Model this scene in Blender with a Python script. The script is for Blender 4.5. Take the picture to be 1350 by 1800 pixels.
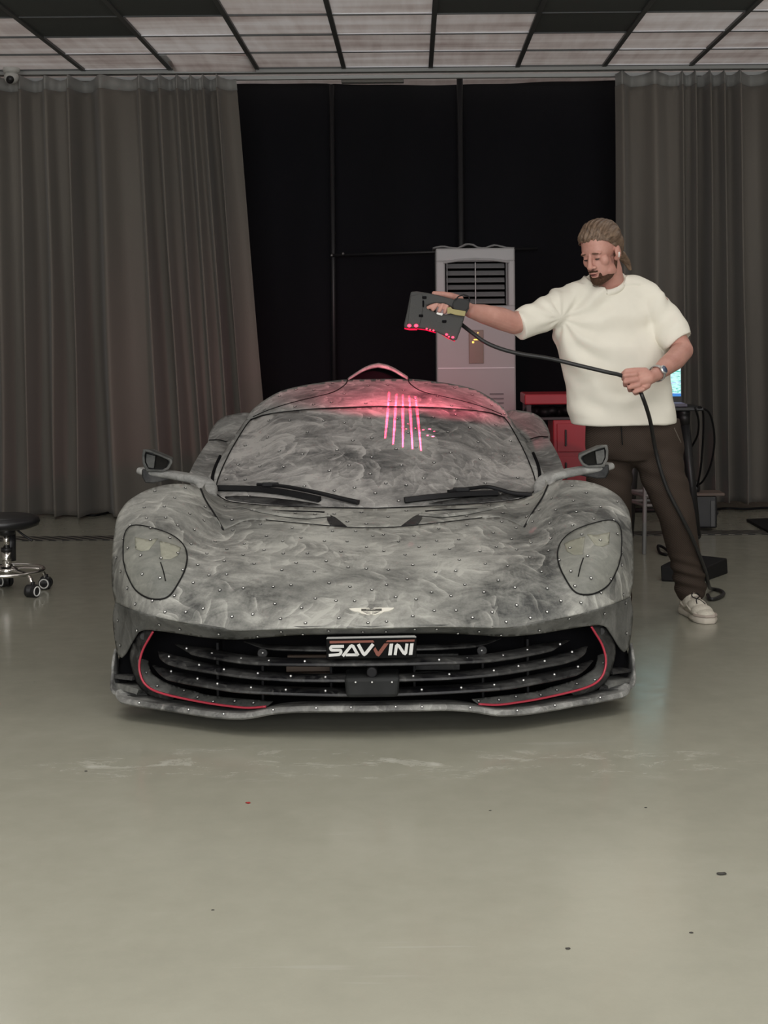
import bpy, bmesh, math, random
import numpy as np
from mathutils import Vector, Matrix, noise
from mathutils.geometry import delaunay_2d_cdt

for o in list(bpy.data.objects):
    bpy.data.objects.remove(o, do_unlink=True)
scene = bpy.context.scene
COL = scene.collection
PI = math.pi
R = math.radians
random.seed(7)

# ---------------------------------------------------------------- camera
F, CX, CY, H = 2700.0, 725.0, 576.0, 1.42
ROLL = R(0.5)
cam_d = bpy.data.cameras.new('camera')
cam = bpy.data.objects.new('camera', cam_d)
COL.objects.link(cam)
cam_d.sensor_fit = 'VERTICAL'
cam_d.sensor_height = 36.0
cam_d.lens = F / 1800 * 36
cam_d.shift_x = -(CX - 675) / 1800
cam_d.shift_y = -(900 - CY) / 1800
cam_d.clip_end = 60
cam.matrix_world = Matrix.Translation((0, 0, H)) @ Matrix.Rotation(R(90), 4, 'X') @ Matrix.Rotation(-ROLL, 4, 'Z')
scene.camera = cam

# ---------------------------------------------------------------- view / world / lights
vs = scene.view_settings
vs.view_transform = 'Standard'
vs.look = 'None'
vs.gamma = 1
vs.use_curve_mapping = False
vs.exposure = 0.0
world = bpy.data.worlds.new('world')
scene.world = world
world.use_nodes = True
world.node_tree.nodes['Background'].inputs[0].default_value = (0.9, 0.95, 1.0, 1)
world.node_tree.nodes['Background'].inputs[1].default_value = 0.05


def area(name, loc, sx, sy, energy, color, rot=(0, 0, 0), spread=180):
    l = bpy.data.lights.new(name, 'AREA')
    l.shape = 'RECTANGLE'
    l.size, l.size_y = sx, sy
    l.energy = energy
    l.color = color
    l.spread = R(spread)
    o = bpy.data.objects.new(name, l)
    o.location = loc
    o.rotation_euler = rot
    COL.objects.link(o)
    return o


for (x, y, e) in ((-1.9, 1.6, 46), (1.9, 1.6, 46), (-1.9, 4.3, 30), (1.9, 4.3, 30), (0, 3.0, 26), (-2.2, 7.6, 5), (2.2, 7.6, 10), (0, -1.2, 46), (-3.4, 10.3, 5), (3.4, 10.3, 5)):
    area('ceiling_lamp', (x, y, 3.30), 1.3, 1.3, e, (1.0, 0.985, 0.95))

area('added_fill_light', (0, -2.8, 2.1), 8.0, 1.6, 330, (0.98, 0.985, 1.0), rot=(R(100), 0, 0))  # unseen fill light added behind the camera to brighten ceiling, curtains and car front

# daylight above the translucent ceiling panels
area('roof_daylight', (0, 7.0, 4.35), 9.6, 11.4, 135, (1.0, 1.0, 1.0))


# ---------------------------------------------------------------- helpers
def unroll(px, py):
    dx, dy = px - CX, py - CY
    c, s = math.cos(ROLL), math.sin(ROLL)
    return dx * c - dy * s, dy * c + dx * s


def W(px, py, d):
    """world point seen at a photo pixel, d metres in front of the camera"""
    u, v = unroll(px, py)
    return Vector((u * d / F, d, H - v * d / F))


def G(px, py):
    """floor point seen at a photo pixel"""
    u, v = unroll(px, py)
    d = H * F / v
    return Vector((u * d / F, d, 0.0))


def tag(o, label=None, cat=None, group=None, kind=None):
    if label: o['label'] = label
    if cat: o['category'] = cat
    if group: o['group'] = group
    if kind: o['kind'] = kind
    return o


def empty(name, loc=(0, 0, 0), label=None, cat=None, group=None, rz=0):
    o = bpy.data.objects.new(name, None)
    o.empty_display_size = 0.1
    o.location = loc
    o.rotation_euler = (0, 0, rz)
    COL.objects.link(o)
    return tag(o, label, cat, group)


def link(name, me, mat=None, parent=None, smooth=True):
    o = bpy.data.objects.new(name, me)
    COL.objects.link(o)
    if mat is not None:
        for m in (mat if isinstance(mat, (list, tuple)) else [mat]):
            me.materials.append(m)
    if smooth:
        me.polygons.foreach_set('use_smooth', [True] * len(me.polygons))
    if parent is not None:
        o.parent = parent
        # vertices are given in the frame the parent was made for (world, for things at a base point)
        if parent.get('_wf'):
            o.location = -Vector(parent.get('_wf'))
    return o


def wthing(name, base, label, cat, group=None):
    """Empty at a base point whose parts are modelled in world coordinates"""
    o = empty(name, base, label, cat, group)
    o['_wf'] = list(base)
    return o


def build(name, verts, faces, mat=None, parent=None, smooth=True):
    me = bpy.data.meshes.new(name)
    me.from_pydata([tuple(v) for v in verts], [], faces)
    me.update()
    bm = bmesh.new(); bm.from_mesh(me)
    bmesh.ops.recalc_face_normals(bm, faces=bm.faces)
    bm.to_mesh(me); bm.free()
    return link(name, me, mat, parent, smooth)


def bmo(name, bm, mat=None, parent=None, smooth=True, recalc=True):
    if recalc:
        bmesh.ops.recalc_face_normals(bm, faces=bm.faces)
    me = bpy.data.meshes.new(name)
    bm.to_mesh(me); bm.free()
    return link(name, me, mat, parent, smooth)


def sharp(o, ang=35):
    """smooth shading split by angle"""
    me = o.data
    bm = bmesh.new(); bm.from_mesh(me)
    for e in bm.edges:
        if len(e.link_faces) == 2 and e.calc_face_angle(0) > R(ang):
            e.smooth = False
    bm.to_mesh(me); bm.free()
    return o


def bevel(o, w=0.005, seg=2, ang=30):
    m = o.modifiers.new('bevel', 'BEVEL')
    m.width = w; m.segments = seg
    m.limit_method = 'ANGLE'; m.angle_limit = R(ang)
    return o


def bx(bm, c, s, rot=None):
    M = Matrix.Translation(c)
    if rot is not None: M = M @ rot
    r = bmesh.ops.create_cube(bm, size=1.0, matrix=M @ Matrix.Diagonal((s[0], s[1], s[2], 1)))
    return r['verts']


def box(name, c, s, mat, parent=None, bw=0.004, rot=None):
    bm = bmesh.new(); bx(bm, c, s, rot)
    o = bmo(name, bm, mat, parent, smooth=False)
    if bw: bevel(o, bw)
    return o


def cyl(bm, a, b, r0, r1=None, n=20, caps=True):
    a, b = Vector(a), Vector(b)
    if r1 is None: r1 = r0
    d = b - a
    q = d.to_track_quat('Z', 'Y').to_matrix().to_4x4()
    bmesh.ops.create_cone(bm, cap_ends=caps, segments=n, radius1=r0, radius2=r1, depth=d.length,
                          matrix=Matrix.Translation((a + b) / 2) @ q)


def ell(bm, c, r, rot=None, n=3):
    M = Matrix.Translation(c)
    if rot is not None: M = M @ rot.to_4x4()
    bmesh.ops.create_icosphere(bm, subdivisions=n, radius=1.0, matrix=M @ Matrix.Diagonal((r[0], r[1], r[2], 1)))


def chain(bm, pts, n=20):
    """tapering limb: spheres joined by frusta; pts = [(Vector, r), ...]"""
    for i, (p, r) in enumerate(pts):
        ell(bm, p, (r, r, r))
        if i:
            cyl(bm, pts[i - 1][0], p, pts[i - 1][1], r, n)


def crom(pts, n=8):
    """Catmull-Rom through tuples of any length"""
    P = [np.array(p, float) for p in pts]
    if len(P) < 3:
        return [tuple(P[0] + (P[-1] - P[0]) * t / n) for t in range(n + 1)]
    P = [2 * P[0] - P[1]] + P + [2 * P[-1] - P[-2]]
    out = []
    for i in range(1, len(P) - 2):
        a, b, c, d = P[i - 1:i + 3]
        for k in range(n):
            t = k / n
            out.append(tuple(0.5 * ((2 * b) + (c - a) * t + (2 * a - 5 * b + 4 * c - d) * t * t + (3 * b - a - 3 * c + d) * t ** 3)))
    out.append(tuple(P[-2]))
    return out


def sweep(name, path, prof, mat, parent=None, up=(0, 0, 1), closed=False, scale=None, smooth=True):
    """sweep closed 2D profile (side, up) along a path"""
    path = [Vector(p) for p in path]
    n, m = len(path), len(prof)
    up = Vector(up)
    V, Fc = [], []
    for i, p in enumerate(path):
        if closed:
            t = path[(i + 1) % n] - path[(i - 1) % n]
        else:
            t = path[min(i + 1, n - 1)] - path[max(i - 1, 0)]
        t.normalize()
        sd = t.cross(up)
        if sd.length < 1e-4: sd = Vector((1, 0, 0))
        sd.normalize()
        u = sd.cross(t).normalized()
        k = scale[i] if scale else 1
        for a, b in prof:
            V.append(p + sd * a * k + u * b * k)
    for i in range(n if closed else n - 1):
        j = (i + 1) % n
        for q in range(m):
            Fc.append((i * m + q, i * m + (q + 1) % m, j * m + (q + 1) % m, j * m + q))
    if not closed:
        Fc.append(tuple(range(m)))
        Fc.append(tuple(range((n - 1) * m, n * m)))
    return sharp(build(name, V, Fc, mat, parent, smooth), 40)


def circ(r, n=10, ry=None):
    ry = ry or r
    return [(r * math.cos(2 * PI * i / n), ry * math.sin(2 * PI * i / n)) for i in range(n)]


def rrect(w, h, r=0.3, n=3):
    """rounded rectangle profile, r as a share of the smaller side"""
    rad = min(w, h) * r
    out = []
    for cx, cy, a0 in ((w / 2 - rad, h / 2 - rad, 0), (-w / 2 + rad, h / 2 - rad, 90), (-w / 2 + rad, -h / 2 + rad, 180), (w / 2 - rad, -h / 2 + rad, 270)):
        for k in range(n + 1):
            a = R(a0 + 90 * k / n)
            out.append((cx + rad * math.cos(a), cy + rad * math.sin(a)))
    return out


def tube(name, path, r, mat, parent=None, n=10, res=6, closed=False):
    pts = crom([tuple(p) for p in path], res) if res > 1 else path
    # parallel transport to avoid twists
    pts = [Vector(p) for p in pts]
    V, Fc = [], []
    t0 = (pts[1] - pts[0]).normalized()
    nrm = t0.orthogonal().normalized()
    for i, p in enumerate(pts):
        t = (pts[min(i + 1, len(pts) - 1)] - pts[max(i - 1, 0)]).normalized()
        nrm = (nrm - t * nrm.dot(t)).normalized()
        b = t.cross(nrm)
        for k in range(n):
            a = 2 * PI * k / n
            V.append(p + nrm * math.cos(a) * r + b * math.sin(a) * r)
    for i in range(len(pts) - 1):
        for k in range(n):
            Fc.append((i * n + k, i * n + (k + 1) % n, (i + 1) * n + (k + 1) % n, (i + 1) * n + k))
    Fc.append(tuple(range(n))); Fc.append(tuple(range((len(pts) - 1) * n, len(pts) * n)))
    return build(name, V, Fc, mat, parent)


def lathe_bm(prof, c=(0, 0, 0), axis='Z', n=40):
    bm = bmesh.new()
    rings = []
    for r, z in prof:
        ring = []
        for k in range(n):
            a = 2 * PI * k / n
            x, y = r * math.cos(a), r * math.sin(a)
            p = {'Z': (x, y, z), 'Y': (x, z, y), 'X': (z, x, y)}[axis]
            ring.append(bm.verts.new(Vector(c) + Vector(p)))
        rings.append(ring)
    for i in range(len(rings) - 1):
        for k in range(n):
            bm.faces.new((rings[i][k], rings[i][(k + 1) % n], rings[i + 1][(k + 1) % n], rings[i + 1][k]))
    bm.faces.new(rings[0]); bm.faces.new(rings[-1])
    return bm


def prism(name, pts, off, mat, parent=None, bw=0, smooth=False):
    """extrude a closed outline (3D points) by vector off"""
    pts = [Vector(p) for p in pts]
    n = len(pts)
    off = Vector(off)
    V = pts + [p + off for p in pts]
    Fc = [tuple(range(n)), tuple(range(2 * n - 1, n - 1, -1))] + [(i, (i + 1) % n, n + (i + 1) % n, n + i) for i in range(n)]
    o = build(name, V, Fc, mat, parent, smooth)
    if bw: bevel(o, bw)
    return o


def remeshed(name, bm, vox, it, mat, parent=None, fn=None, fac=0.5):
    """one continuous skin around overlapping volumes"""
    me = bpy.data.meshes.new('tmp'); bm.to_mesh(me); bm.free()
    t = bpy.data.objects.new('tmp', me); COL.objects.link(t)
    m = t.modifiers.new('r', 'REMESH'); m.mode = 'VOXEL'; m.voxel_size = vox
    if it:
        s = t.modifiers.new('s', 'SMOOTH'); s.iterations = it; s.factor = fac
    dg = bpy.context.evaluated_depsgraph_get()
    me2 = bpy.data.meshes.new_from_object(t.evaluated_get(dg))
    bpy.data.objects.remove(t, do_unlink=True)
    me2.name = name
    me2.materials.clear()
    if fn:
        nr = [v.normal.copy() for v in me2.vertices]
        for v, n in zip(me2.vertices, nr):
            v.co = fn(v.co.copy(), n)
        me2.update()
    return link(name, me2, mat, parent, True)


# ---------------------------------------------------------------- materials
def mat(name, col, rough=0.5, metal=0.0, spec=0.5, emit=None, es=0, bump=None, var=None, coat=0):
    m = bpy.data.materials.new(name); m.use_nodes = True
    nt = m.node_tree; b = nt.nodes['Principled BSDF']
    b.inputs['Base Color'].default_value = (*col, 1)
    b.inputs['Roughness'].default_value = rough
    b.inputs['Metallic'].default_value = metal
    b.inputs['Specular IOR Level'].default_value = spec
    b.inputs['Coat Weight'].default_value = coat
    if emit:
        b.inputs['Emission Color'].default_value = (*emit, 1)
        b.inputs['Emission Strength'].default_value = es
    tc = nt.nodes.new('ShaderNodeTexCoord')
    if var:   # (scale, amount): soft colour mottling
        n = nt.nodes.new('ShaderNodeTexNoise'); n.inputs['Scale'].default_value = var[0]; n.inputs['Detail'].default_value = 5
        nt.links.new(tc.outputs['Object'], n.inputs['Vector'])
        mx = nt.nodes.new('ShaderNodeMix'); mx.data_type = 'RGBA'
        nt.links.new(n.outputs['Fac'], mx.inputs[0])
        mx.inputs[6].default_value = (*[c * (1 - var[1]) for c in col], 1)
        mx.inputs[7].default_value = (*[min(1, c * (1 + var[1])) for c in col], 1)
        nt.links.new(mx.outputs[2], b.inputs['Base Color'])
    if bump:  # (scale, strength)
        n = nt.nodes.new('ShaderNodeTexNoise'); n.inputs['Scale'].default_value = bump[0]; n.inputs['Detail'].default_value = 4
        nt.links.new(tc.outputs['Object'], n.inputs['Vector'])
        bp = nt.nodes.new('ShaderNodeBump'); bp.inputs['Strength'].default_value = bump[1]; bp.inputs['Distance'].default_value = 0.01
        nt.links.new(n.outputs['Fac'], bp.inputs['Height'])
        nt.links.new(bp.outputs['Normal'], b.inputs['Normal'])
    return m


class NT:
    def __init__(s, m):
        s.t = m.node_tree; s.n = s.t.nodes; s.l = s.t.links
    def node(s, typ, **kw):
        n = s.n.new(typ)
        for k, v in kw.items(): setattr(n, k, v)
        return n
    def put(s, sock, v):
        if hasattr(v, 'is_output'): s.l.new(v, sock)
        elif v is not None: sock.default_value = v
    def math(s, op, a, b=None, c=None, clamp=False):
        n = s.node('ShaderNodeMath', operation=op, use_clamp=clamp)
        s.put(n.inputs[0], a)
        if b is not None: s.put(n.inputs[1], b)
        if c is not None: s.put(n.inputs[2], c)
        return n.outputs[0]
    def noise(s, vec, scale, detail=4, rough=0.5, dist=0):
        n = s.node('ShaderNodeTexNoise')
        s.put(n.inputs['Vector'], vec)
        n.inputs['Scale'].default_value = scale; n.inputs['Detail'].default_value = detail
        n.inputs['Roughness'].default_value = rough; n.inputs['Distortion'].default_value = dist
        return n.outputs['Fac']
    def wave(s, vec, scale, dist, detail=3, typ='BANDS', prof='SAW', dscale=1.5, bd='X'):
        n = s.node('ShaderNodeTexWave', wave_type=typ, wave_profile=prof)
        if typ == 'BANDS': n.bands_direction = bd
        else: n.rings_direction = 'SPHERICAL'
        s.put(n.inputs['Vector'], vec)
        n.inputs['Scale'].default_value = scale; n.inputs['Distortion'].default_value = dist
        n.inputs['Detail'].default_value = detail; n.inputs['Detail Scale'].default_value = dscale
        return n.outputs['Fac']
    def map(s, vec, loc=(0, 0, 0), rot=(0, 0, 0), sc=(1, 1, 1)):
        n = s.node('ShaderNodeMapping')
        s.put(n.inputs[0], vec)
        n.inputs['Location'].default_value = loc; n.inputs['Rotation'].default_value = rot; n.inputs['Scale'].default_value = sc
        return n.outputs[0]
    def ramp(s, fac, stops, interp='LINEAR'):
        n = s.node('ShaderNodeValToRGB'); n.color_ramp.interpolation = interp
        s.put(n.inputs[0], fac)
        cr = n.color_ramp
        while len(cr.elements) < len(stops): cr.elements.new(0.5)
        for e, (p, c) in zip(cr.elements, stops):
            e.position = p; e.color = (*c, 1) if len(c) == 3 else c
        return n.outputs[0]
    def rng(s, v, a, b, c=0.0, d=1.0):
        n = s.node('ShaderNodeMapRange')
        s.put(n.inputs[0], v)
        for i, q in zip((1, 2, 3, 4), (a, b, c, d)): n.inputs[i].default_value = q
        return n.outputs[0]
    def bump(s, h, strength=0.3, dist=0.01):
        n = s.node('ShaderNodeBump'); n.inputs['Strength'].default_value = strength; n.inputs['Distance'].default_value = dist
        s.put(n.inputs['Height'], h)
        return n.outputs[0]


def dusty(name, dark, light, lo=0.3, hi=0.72, streak=0.5, ang=0.5, seed=0.0, sc=1.0, rough=0.62, chev=0.0, dark_spots=None):
    """grey scanning powder wiped over dark paint: patches, hand-wiped strokes and fine grain"""
    m = bpy.data.materials.new(name); m.use_nodes = True
    q = NT(m); b = q.n['Principled BSDF']
    tc = q.node('ShaderNodeTexCoord').outputs['Object']
    v = q.map(tc, loc=(seed, seed * 0.7, seed * 1.3))
    big = q.rng(q.noise(v, 2.2 * sc, 4, 0.5, 0.5), .3, .7, .22, .78)
    mid = q.noise(q.map(v, rot=(0.2, 0.3, ang), sc=(1, 1.8, 1.3)), 8.0 * sc, 8, 0.66, 1.0)
    fine = q.noise(v, 120, 4, 0.7)
    a = q.math('ADD', q.math('MULTIPLY', big, 0.5), q.math('MULTIPLY', mid, 0.5))

    def strokes(scale, loc, amt, arc, a):
        # warped cells, each wiped in its own direction
        wv = q.node('ShaderNodeTexNoise'); wv.inputs['Scale'].default_value = 6 * sc; wv.inputs['Detail'].default_value = 2
        vv = q.map(v, loc=loc)
        q.put(wv.inputs['Vector'], vv)
        ad = q.node('ShaderNodeVectorMath', operation='MULTIPLY_ADD')
        q.put(ad.inputs[0], wv.outputs['Color']); ad.inputs[1].default_value = (.12, .12, .12); q.put(ad.inputs[2], vv)
        vo = q.node('ShaderNodeTexVoronoi', feature='F1'); q.put(vo.inputs['Vector'], ad.outputs[0]); vo.inputs['Scale'].default_value = scale
        sub = q.node('ShaderNodeVectorMath', operation='SUBTRACT'); q.put(sub.inputs[0], ad.outputs[0]); q.put(sub.inputs[1], vo.outputs['Position'])
        sp = q.node('ShaderNodeSeparateXYZ'); q.put(sp.inputs[0], vo.outputs['Color'])
        rt = q.node('ShaderNodeVectorRotate', rotation_type='Z_AXIS'); q.put(rt.inputs['Vector'], sub.outputs[0])
        q.put(rt.inputs['Angle'], q.math('MULTIPLY', sp.outputs[0], 2.4))
        xy = q.node('ShaderNodeSeparateXYZ'); q.put(xy.inputs[0], rt.outputs[0])
        # long thin bristle marks
        bl = q.noise(q.map(rt.outputs[0], sc=(1, 9, 1)), 9, 5, 0.6, 0.3)
        fade = q.rng(vo.outputs['Distance'], 0.75, 0.25)
        st = q.math('MULTIPLY', q.math('SUBTRACT', bl, 0.5), q.math('MULTIPLY', fade, amt * .55))
        # crisp edge where the cloth turned: bright lip on one side of the cell
        ln = q.node('ShaderNodeVectorMath', operation='LENGTH')
        ofs = q.node('ShaderNodeVectorMath', operation='ADD'); q.put(ofs.inputs[0], rt.outputs[0]); ofs.inputs[1].default_value = (0, .16 / sc, 0)
        q.put(ln.inputs[0], ofs.outputs[0])
        ph = q.math('FRACT', q.math('MULTIPLY', ln.outputs['Value'], 13 * sc))
        rim = q.math('POWER', ph, 5)
        rim = q.math('MULTIPLY', q.math('MULTIPLY', rim, q.rng(sp.outputs[1], .5, .62)), q.math('MULTIPLY', fade, arc))
        patch = q.math('MULTIPLY', q.math('SUBTRACT', sp.outputs[2], .5), q.math('MULTIPLY', fade, amt * .33))
        return q.math('ADD', q.math('ADD', q.math('ADD', a, st), rim), patch)
    a = strokes(5.5 * sc, (0.3, 0, 0), streak, streak * .55, a)
    a = strokes(11 * sc, (2.3, 4, 1), streak * .7, streak * .4, a)
    a = q.math('ADD', a, q.math('MULTIPLY', q.math('SUBTRACT', fine, 0.5), 0.16))
    if chev:   # zig-zag wipe marks in patches
        x = q.node('ShaderNodeSeparateXYZ'); q.put(x.inputs[0], v)
        zz = q.math('PINGPONG', q.math('ADD', x.outputs[0], q.math('MULTIPLY', big, 0.5)), 0.06)
        ph = q.math('ADD', q.math('MULTIPLY', x.outputs[1], 11), q.math('MULTIPLY', zz, 20))
        ph = q.math('ADD', ph, q.math('MULTIPLY', q.noise(v, 4, 2), 1.3))
        sv = q.math('POWER', q.math('FRACT', ph), 1.6)
        a = q.math('ADD', a, q.math('MULTIPLY', q.math('MULTIPLY', q.math('SUBTRACT', sv, 0.38), q.rng(q.noise(q.map(v, loc=(2, 8, 5)), 3.2, 2), 0.47, 0.6)), chev))
    if dark_spots:   # darker around these spots (mirrored left and right)
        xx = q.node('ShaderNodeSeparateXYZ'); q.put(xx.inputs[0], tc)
        for bxx, byy, r0, r1, k in dark_spots:
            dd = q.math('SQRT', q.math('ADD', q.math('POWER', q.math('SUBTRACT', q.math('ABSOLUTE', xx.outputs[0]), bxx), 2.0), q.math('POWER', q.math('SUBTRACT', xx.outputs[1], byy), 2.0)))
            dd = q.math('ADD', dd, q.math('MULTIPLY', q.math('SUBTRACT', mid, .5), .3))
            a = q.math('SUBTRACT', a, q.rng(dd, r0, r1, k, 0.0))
    midc = tuple(d * 0.56 + l * 0.44 for d, l in zip(dark, light))
    col = q.ramp(a, [(lo, dark), ((lo + hi) / 2, midc), (hi, light)])
    q.put(b.inputs['Base Color'], col)
    q.put(b.inputs['Roughness'], q.rng(a, lo, hi, rough - 0.14, rough + 0.1))
    b.inputs['Specular IOR Level'].default_value = 0.3
    q.put(b.inputs['Normal'], q.bump(fine, 0.15, 0.002))
    return m


M = {}
M['hood'] = dusty('dusty_hood_paint', (0.045, 0.047, 0.045), (0.40, 0.40, 0.365), 0.23, 0.68, 0.55, 0.9, 0.0, 1.0, dark_spots=((.80, .45, .16, .42, .09), (.50, .12, .08, .22, .07)))
M['lip'] = dusty('dusty_lip_paint', (0.03, 0.032, 0.03), (0.22, 0.22, 0.205), 0.30, 0.75, 0.3, 0.4, 4.0, 1.0)
M['glass'] = dusty('dusty_glass', (0.035, 0.037, 0.038), (0.40, 0.39, 0.37), 0.24, 0.66, 0.6, 0.2, 2.7, 1.0, 0.5, chev=0.11)
M['roof'] = dusty('dusty_roof_paint', (0.06, 0.062, 0.061), (0.42, 0.42, 0.40), 0.24, 0.66, 0.45, 0.1, 8.0, 1.2)
M['lamp'] = dusty('dusty_lamp_glass', (0.10, 0.105, 0.095), (0.30, 0.30, 0.265), 0.25, 0.75, 0.25, 0.7, 1.0, 1.5, 0.45)
M['lampwin'] = dusty('dusty_lamp_window', (0.17, 0.17, 0.135), (0.34, 0.34, 0.275), 0.25, 0.75, 0.25, 0.7, 1.4, 1.5, 0.45)
M['carbon'] = dusty('dusty_carbon', (0.005, 0.005, 0.006), (0.09, 0.09, 0.086), 0.40, 0.80, 0.4, 1.2, 5.0, 2.0, 0.5)
M['splitter'] = dusty('dusty_splitter', (0.03, 0.03, 0.03), (0.33, 0.33, 0.31), 0.28, 0.72, 0.4, 0.2, 6.0, 2.0, 0.5)
M['pit'] = mat('black_recess', (0.004, 0.004, 0.005), 0.8, spec=0.1)
M['seam'] = mat('seam_rubber', (0.008, 0.008, 0.008), 0.7, spec=0.2)
M['rubber'] = mat('black_rubber', (0.007, 0.007, 0.008), 0.55, spec=0.25)
M['redline'] = mat('red_pinstripe', (0.42, 0.035, 0.06), 0.35)
M['black'] = mat('black_plastic', (0.015, 0.015, 0.016), 0.42)
M['white'] = mat('white_paint', (0.8, 0.8, 0.77), 0.5)
M['letter'] = mat('plate_letter_white', (0.60, 0.60, 0.58), 0.55)
M['brown'] = mat('russet_paint', (0.19, 0.055, 0.035), 0.5)
M['chrome'] = mat('chrome', (0.75, 0.73, 0.70), 0.16, 1.0)
M['steel'] = mat('grey_steel', (0.22, 0.22, 0.22), 0.4, 0.7)
M['badge'] = mat('badge_metal', (0.72, 0.70, 0.62), 0.5, 0.0)
M['badged'] = mat('badge_enamel', (0.07, 0.07, 0.06), 0.5)
M['copper'] = mat('brown_radiator', (0.10, 0.07, 0.05), 0.6)

# ---------------------------------------------------------------- room
def floor_mat():
    m = bpy.data.materials.new('epoxy_floor'); m.use_nodes = True
    q = NT(m); b = q.n['Principled BSDF']
    tc = q.node('ShaderNodeTexCoord').outputs['Object']
    n1 = q.noise(tc, 0.7, 5, 0.6, 0.4)
    n2 = q.noise(tc, 9, 6, 0.65)
    n3 = q.noise(tc, 160, 3, 0.6)
    a = q.math('ADD', q.math('MULTIPLY', n1, 0.6), q.math('MULTIPLY', n2, 0.3))
    a = q.math('ADD', a, q.math('MULTIPLY', n3, 0.1))
    col = q.ramp(a, [(0.3, (0.275, 0.27, 0.218)), (0.5, (0.31, 0.305, 0.246)), (0.72, (0.345, 0.34, 0.28))])
    # powder that fell round the nose of the car, in patches
    x = q.node('ShaderNodeSeparateXYZ'); q.put(x.inputs[0], tc)
    dy = q.math('ABSOLUTE', q.math('SUBTRACT', x.outputs[1], 5.02))
    dx = q.math('ABSOLUTE', q.math('ADD', x.outputs[0], 0.1))
    ry = q.rng(dy, 0.0, 0.24, 1, 0); rx = q.rng(dx, 0.85, 1.3, 1, 0)
    pw = q.math('MULTIPLY', q.math('MULTIPLY', ry, rx), q.rng(q.noise(q.map(tc, sc=(1, 2.2, 1)), 4.5, 8, 0.75, 0.6), 0.53, 0.66))
    mx = q.node('ShaderNodeMix', data_type='RGBA')
    q.put(mx.inputs[0], q.math('MULTIPLY', pw, 0.75)); q.put(mx.inputs[6], col); mx.inputs[7].default_value = (0.52, 0.52, 0.47, 1)
    # scuffs and scratches
    sc = q.noise(q.map(tc, rot=(0, 0, 0.05), sc=(0.6, 9, 1)), 2.2, 3, 0.5)
    sm = q.math('MULTIPLY', q.rng(sc, 0.66, 0.70), q.rng(q.noise(tc, 1.1, 2), 0.5, 0.62))
    mx2 = q.node('ShaderNodeMix', data_type='RGBA')
    q.put(mx2.inputs[0], q.math('MULTIPLY', sm, 0.22)); q.put(mx2.inputs[6], mx.outputs[2]); mx2.inputs[7].default_value = (0.45, 0.45, 0.41, 1)
    vo = q.node('ShaderNodeTexVoronoi', feature='F1'); q.put(vo.inputs['Vector'], tc); vo.inputs['Scale'].default_value = 3.3
    spots = q.math('MULTIPLY', q.math('LESS_THAN', vo.outputs['Distance'], 0.012), 0.5)
    mx3 = q.node('ShaderNodeMix', data_type='RGBA')
    q.put(mx3.inputs[0], spots); q.put(mx3.inputs[6], mx2.outputs[2]); mx3.inputs[7].default_value = (0.1, 0.095, 0.08, 1)
    q.put(b.inputs['Base Color'], mx3.outputs[2])
    q.put(b.inputs['Roughness'], q.math('ADD', q.rng(n2, 0.3, 0.7, 0.13, 0.24), q.math('MULTIPLY', pw, 0.4)))
    b.inputs['Specular IOR Level'].default_value = 0.5
    q.put(b.inputs['Normal'], q.bump(q.noise(tc, 3.5, 3), 0.06, 0.01))
    return m


def plane(name, x0, x1, y0, y1, z, m, t=0.1):
    bm = bmesh.new(); bx(bm, ((x0 + x1) / 2, (y0 + y1) / 2, z - t / 2), (x1 - x0, y1 - y0, t))
    return tag(bmo(name, bm, m, smooth=False), kind='structure')


XL, XR, YB, YF, CZ = -5.0, 5.0, 12.9, -3.0, 3.40
plane('floor', XL, XR, YF, YB, 0.0, floor_mat())
wallm = mat('painted_wall', (0.42, 0.40, 0.37), 0.7, var=(2, 0.08))
pinkm = mat('beige_film_wall', (0.46, 0.36, 0.33), 0.35, var=(5, 0.25))
for nm, c, s in (('wall_left', (XL - .05, (YB + YF) / 2, 2.25), (.1, YB - YF, 4.6)), ('wall_right', (XR + .05, (YB + YF) / 2, 2.25), (.1, YB - YF, 4.6)),
                 ('wall_front', (0, YF - .05, 2.25), (XR - XL, .1, 4.6))):
    bm = bmesh.new(); bx(bm, c, s); tag(bmo(nm, bm, wallm, smooth=False), kind='structure')
bm = bmesh.new(); bx(bm, (0, YB + .05, 2.25), (XR - XL, .1, 4.6)); tag(bmo('wall_back', bm, pinkm, smooth=False), kind='structure')


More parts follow.
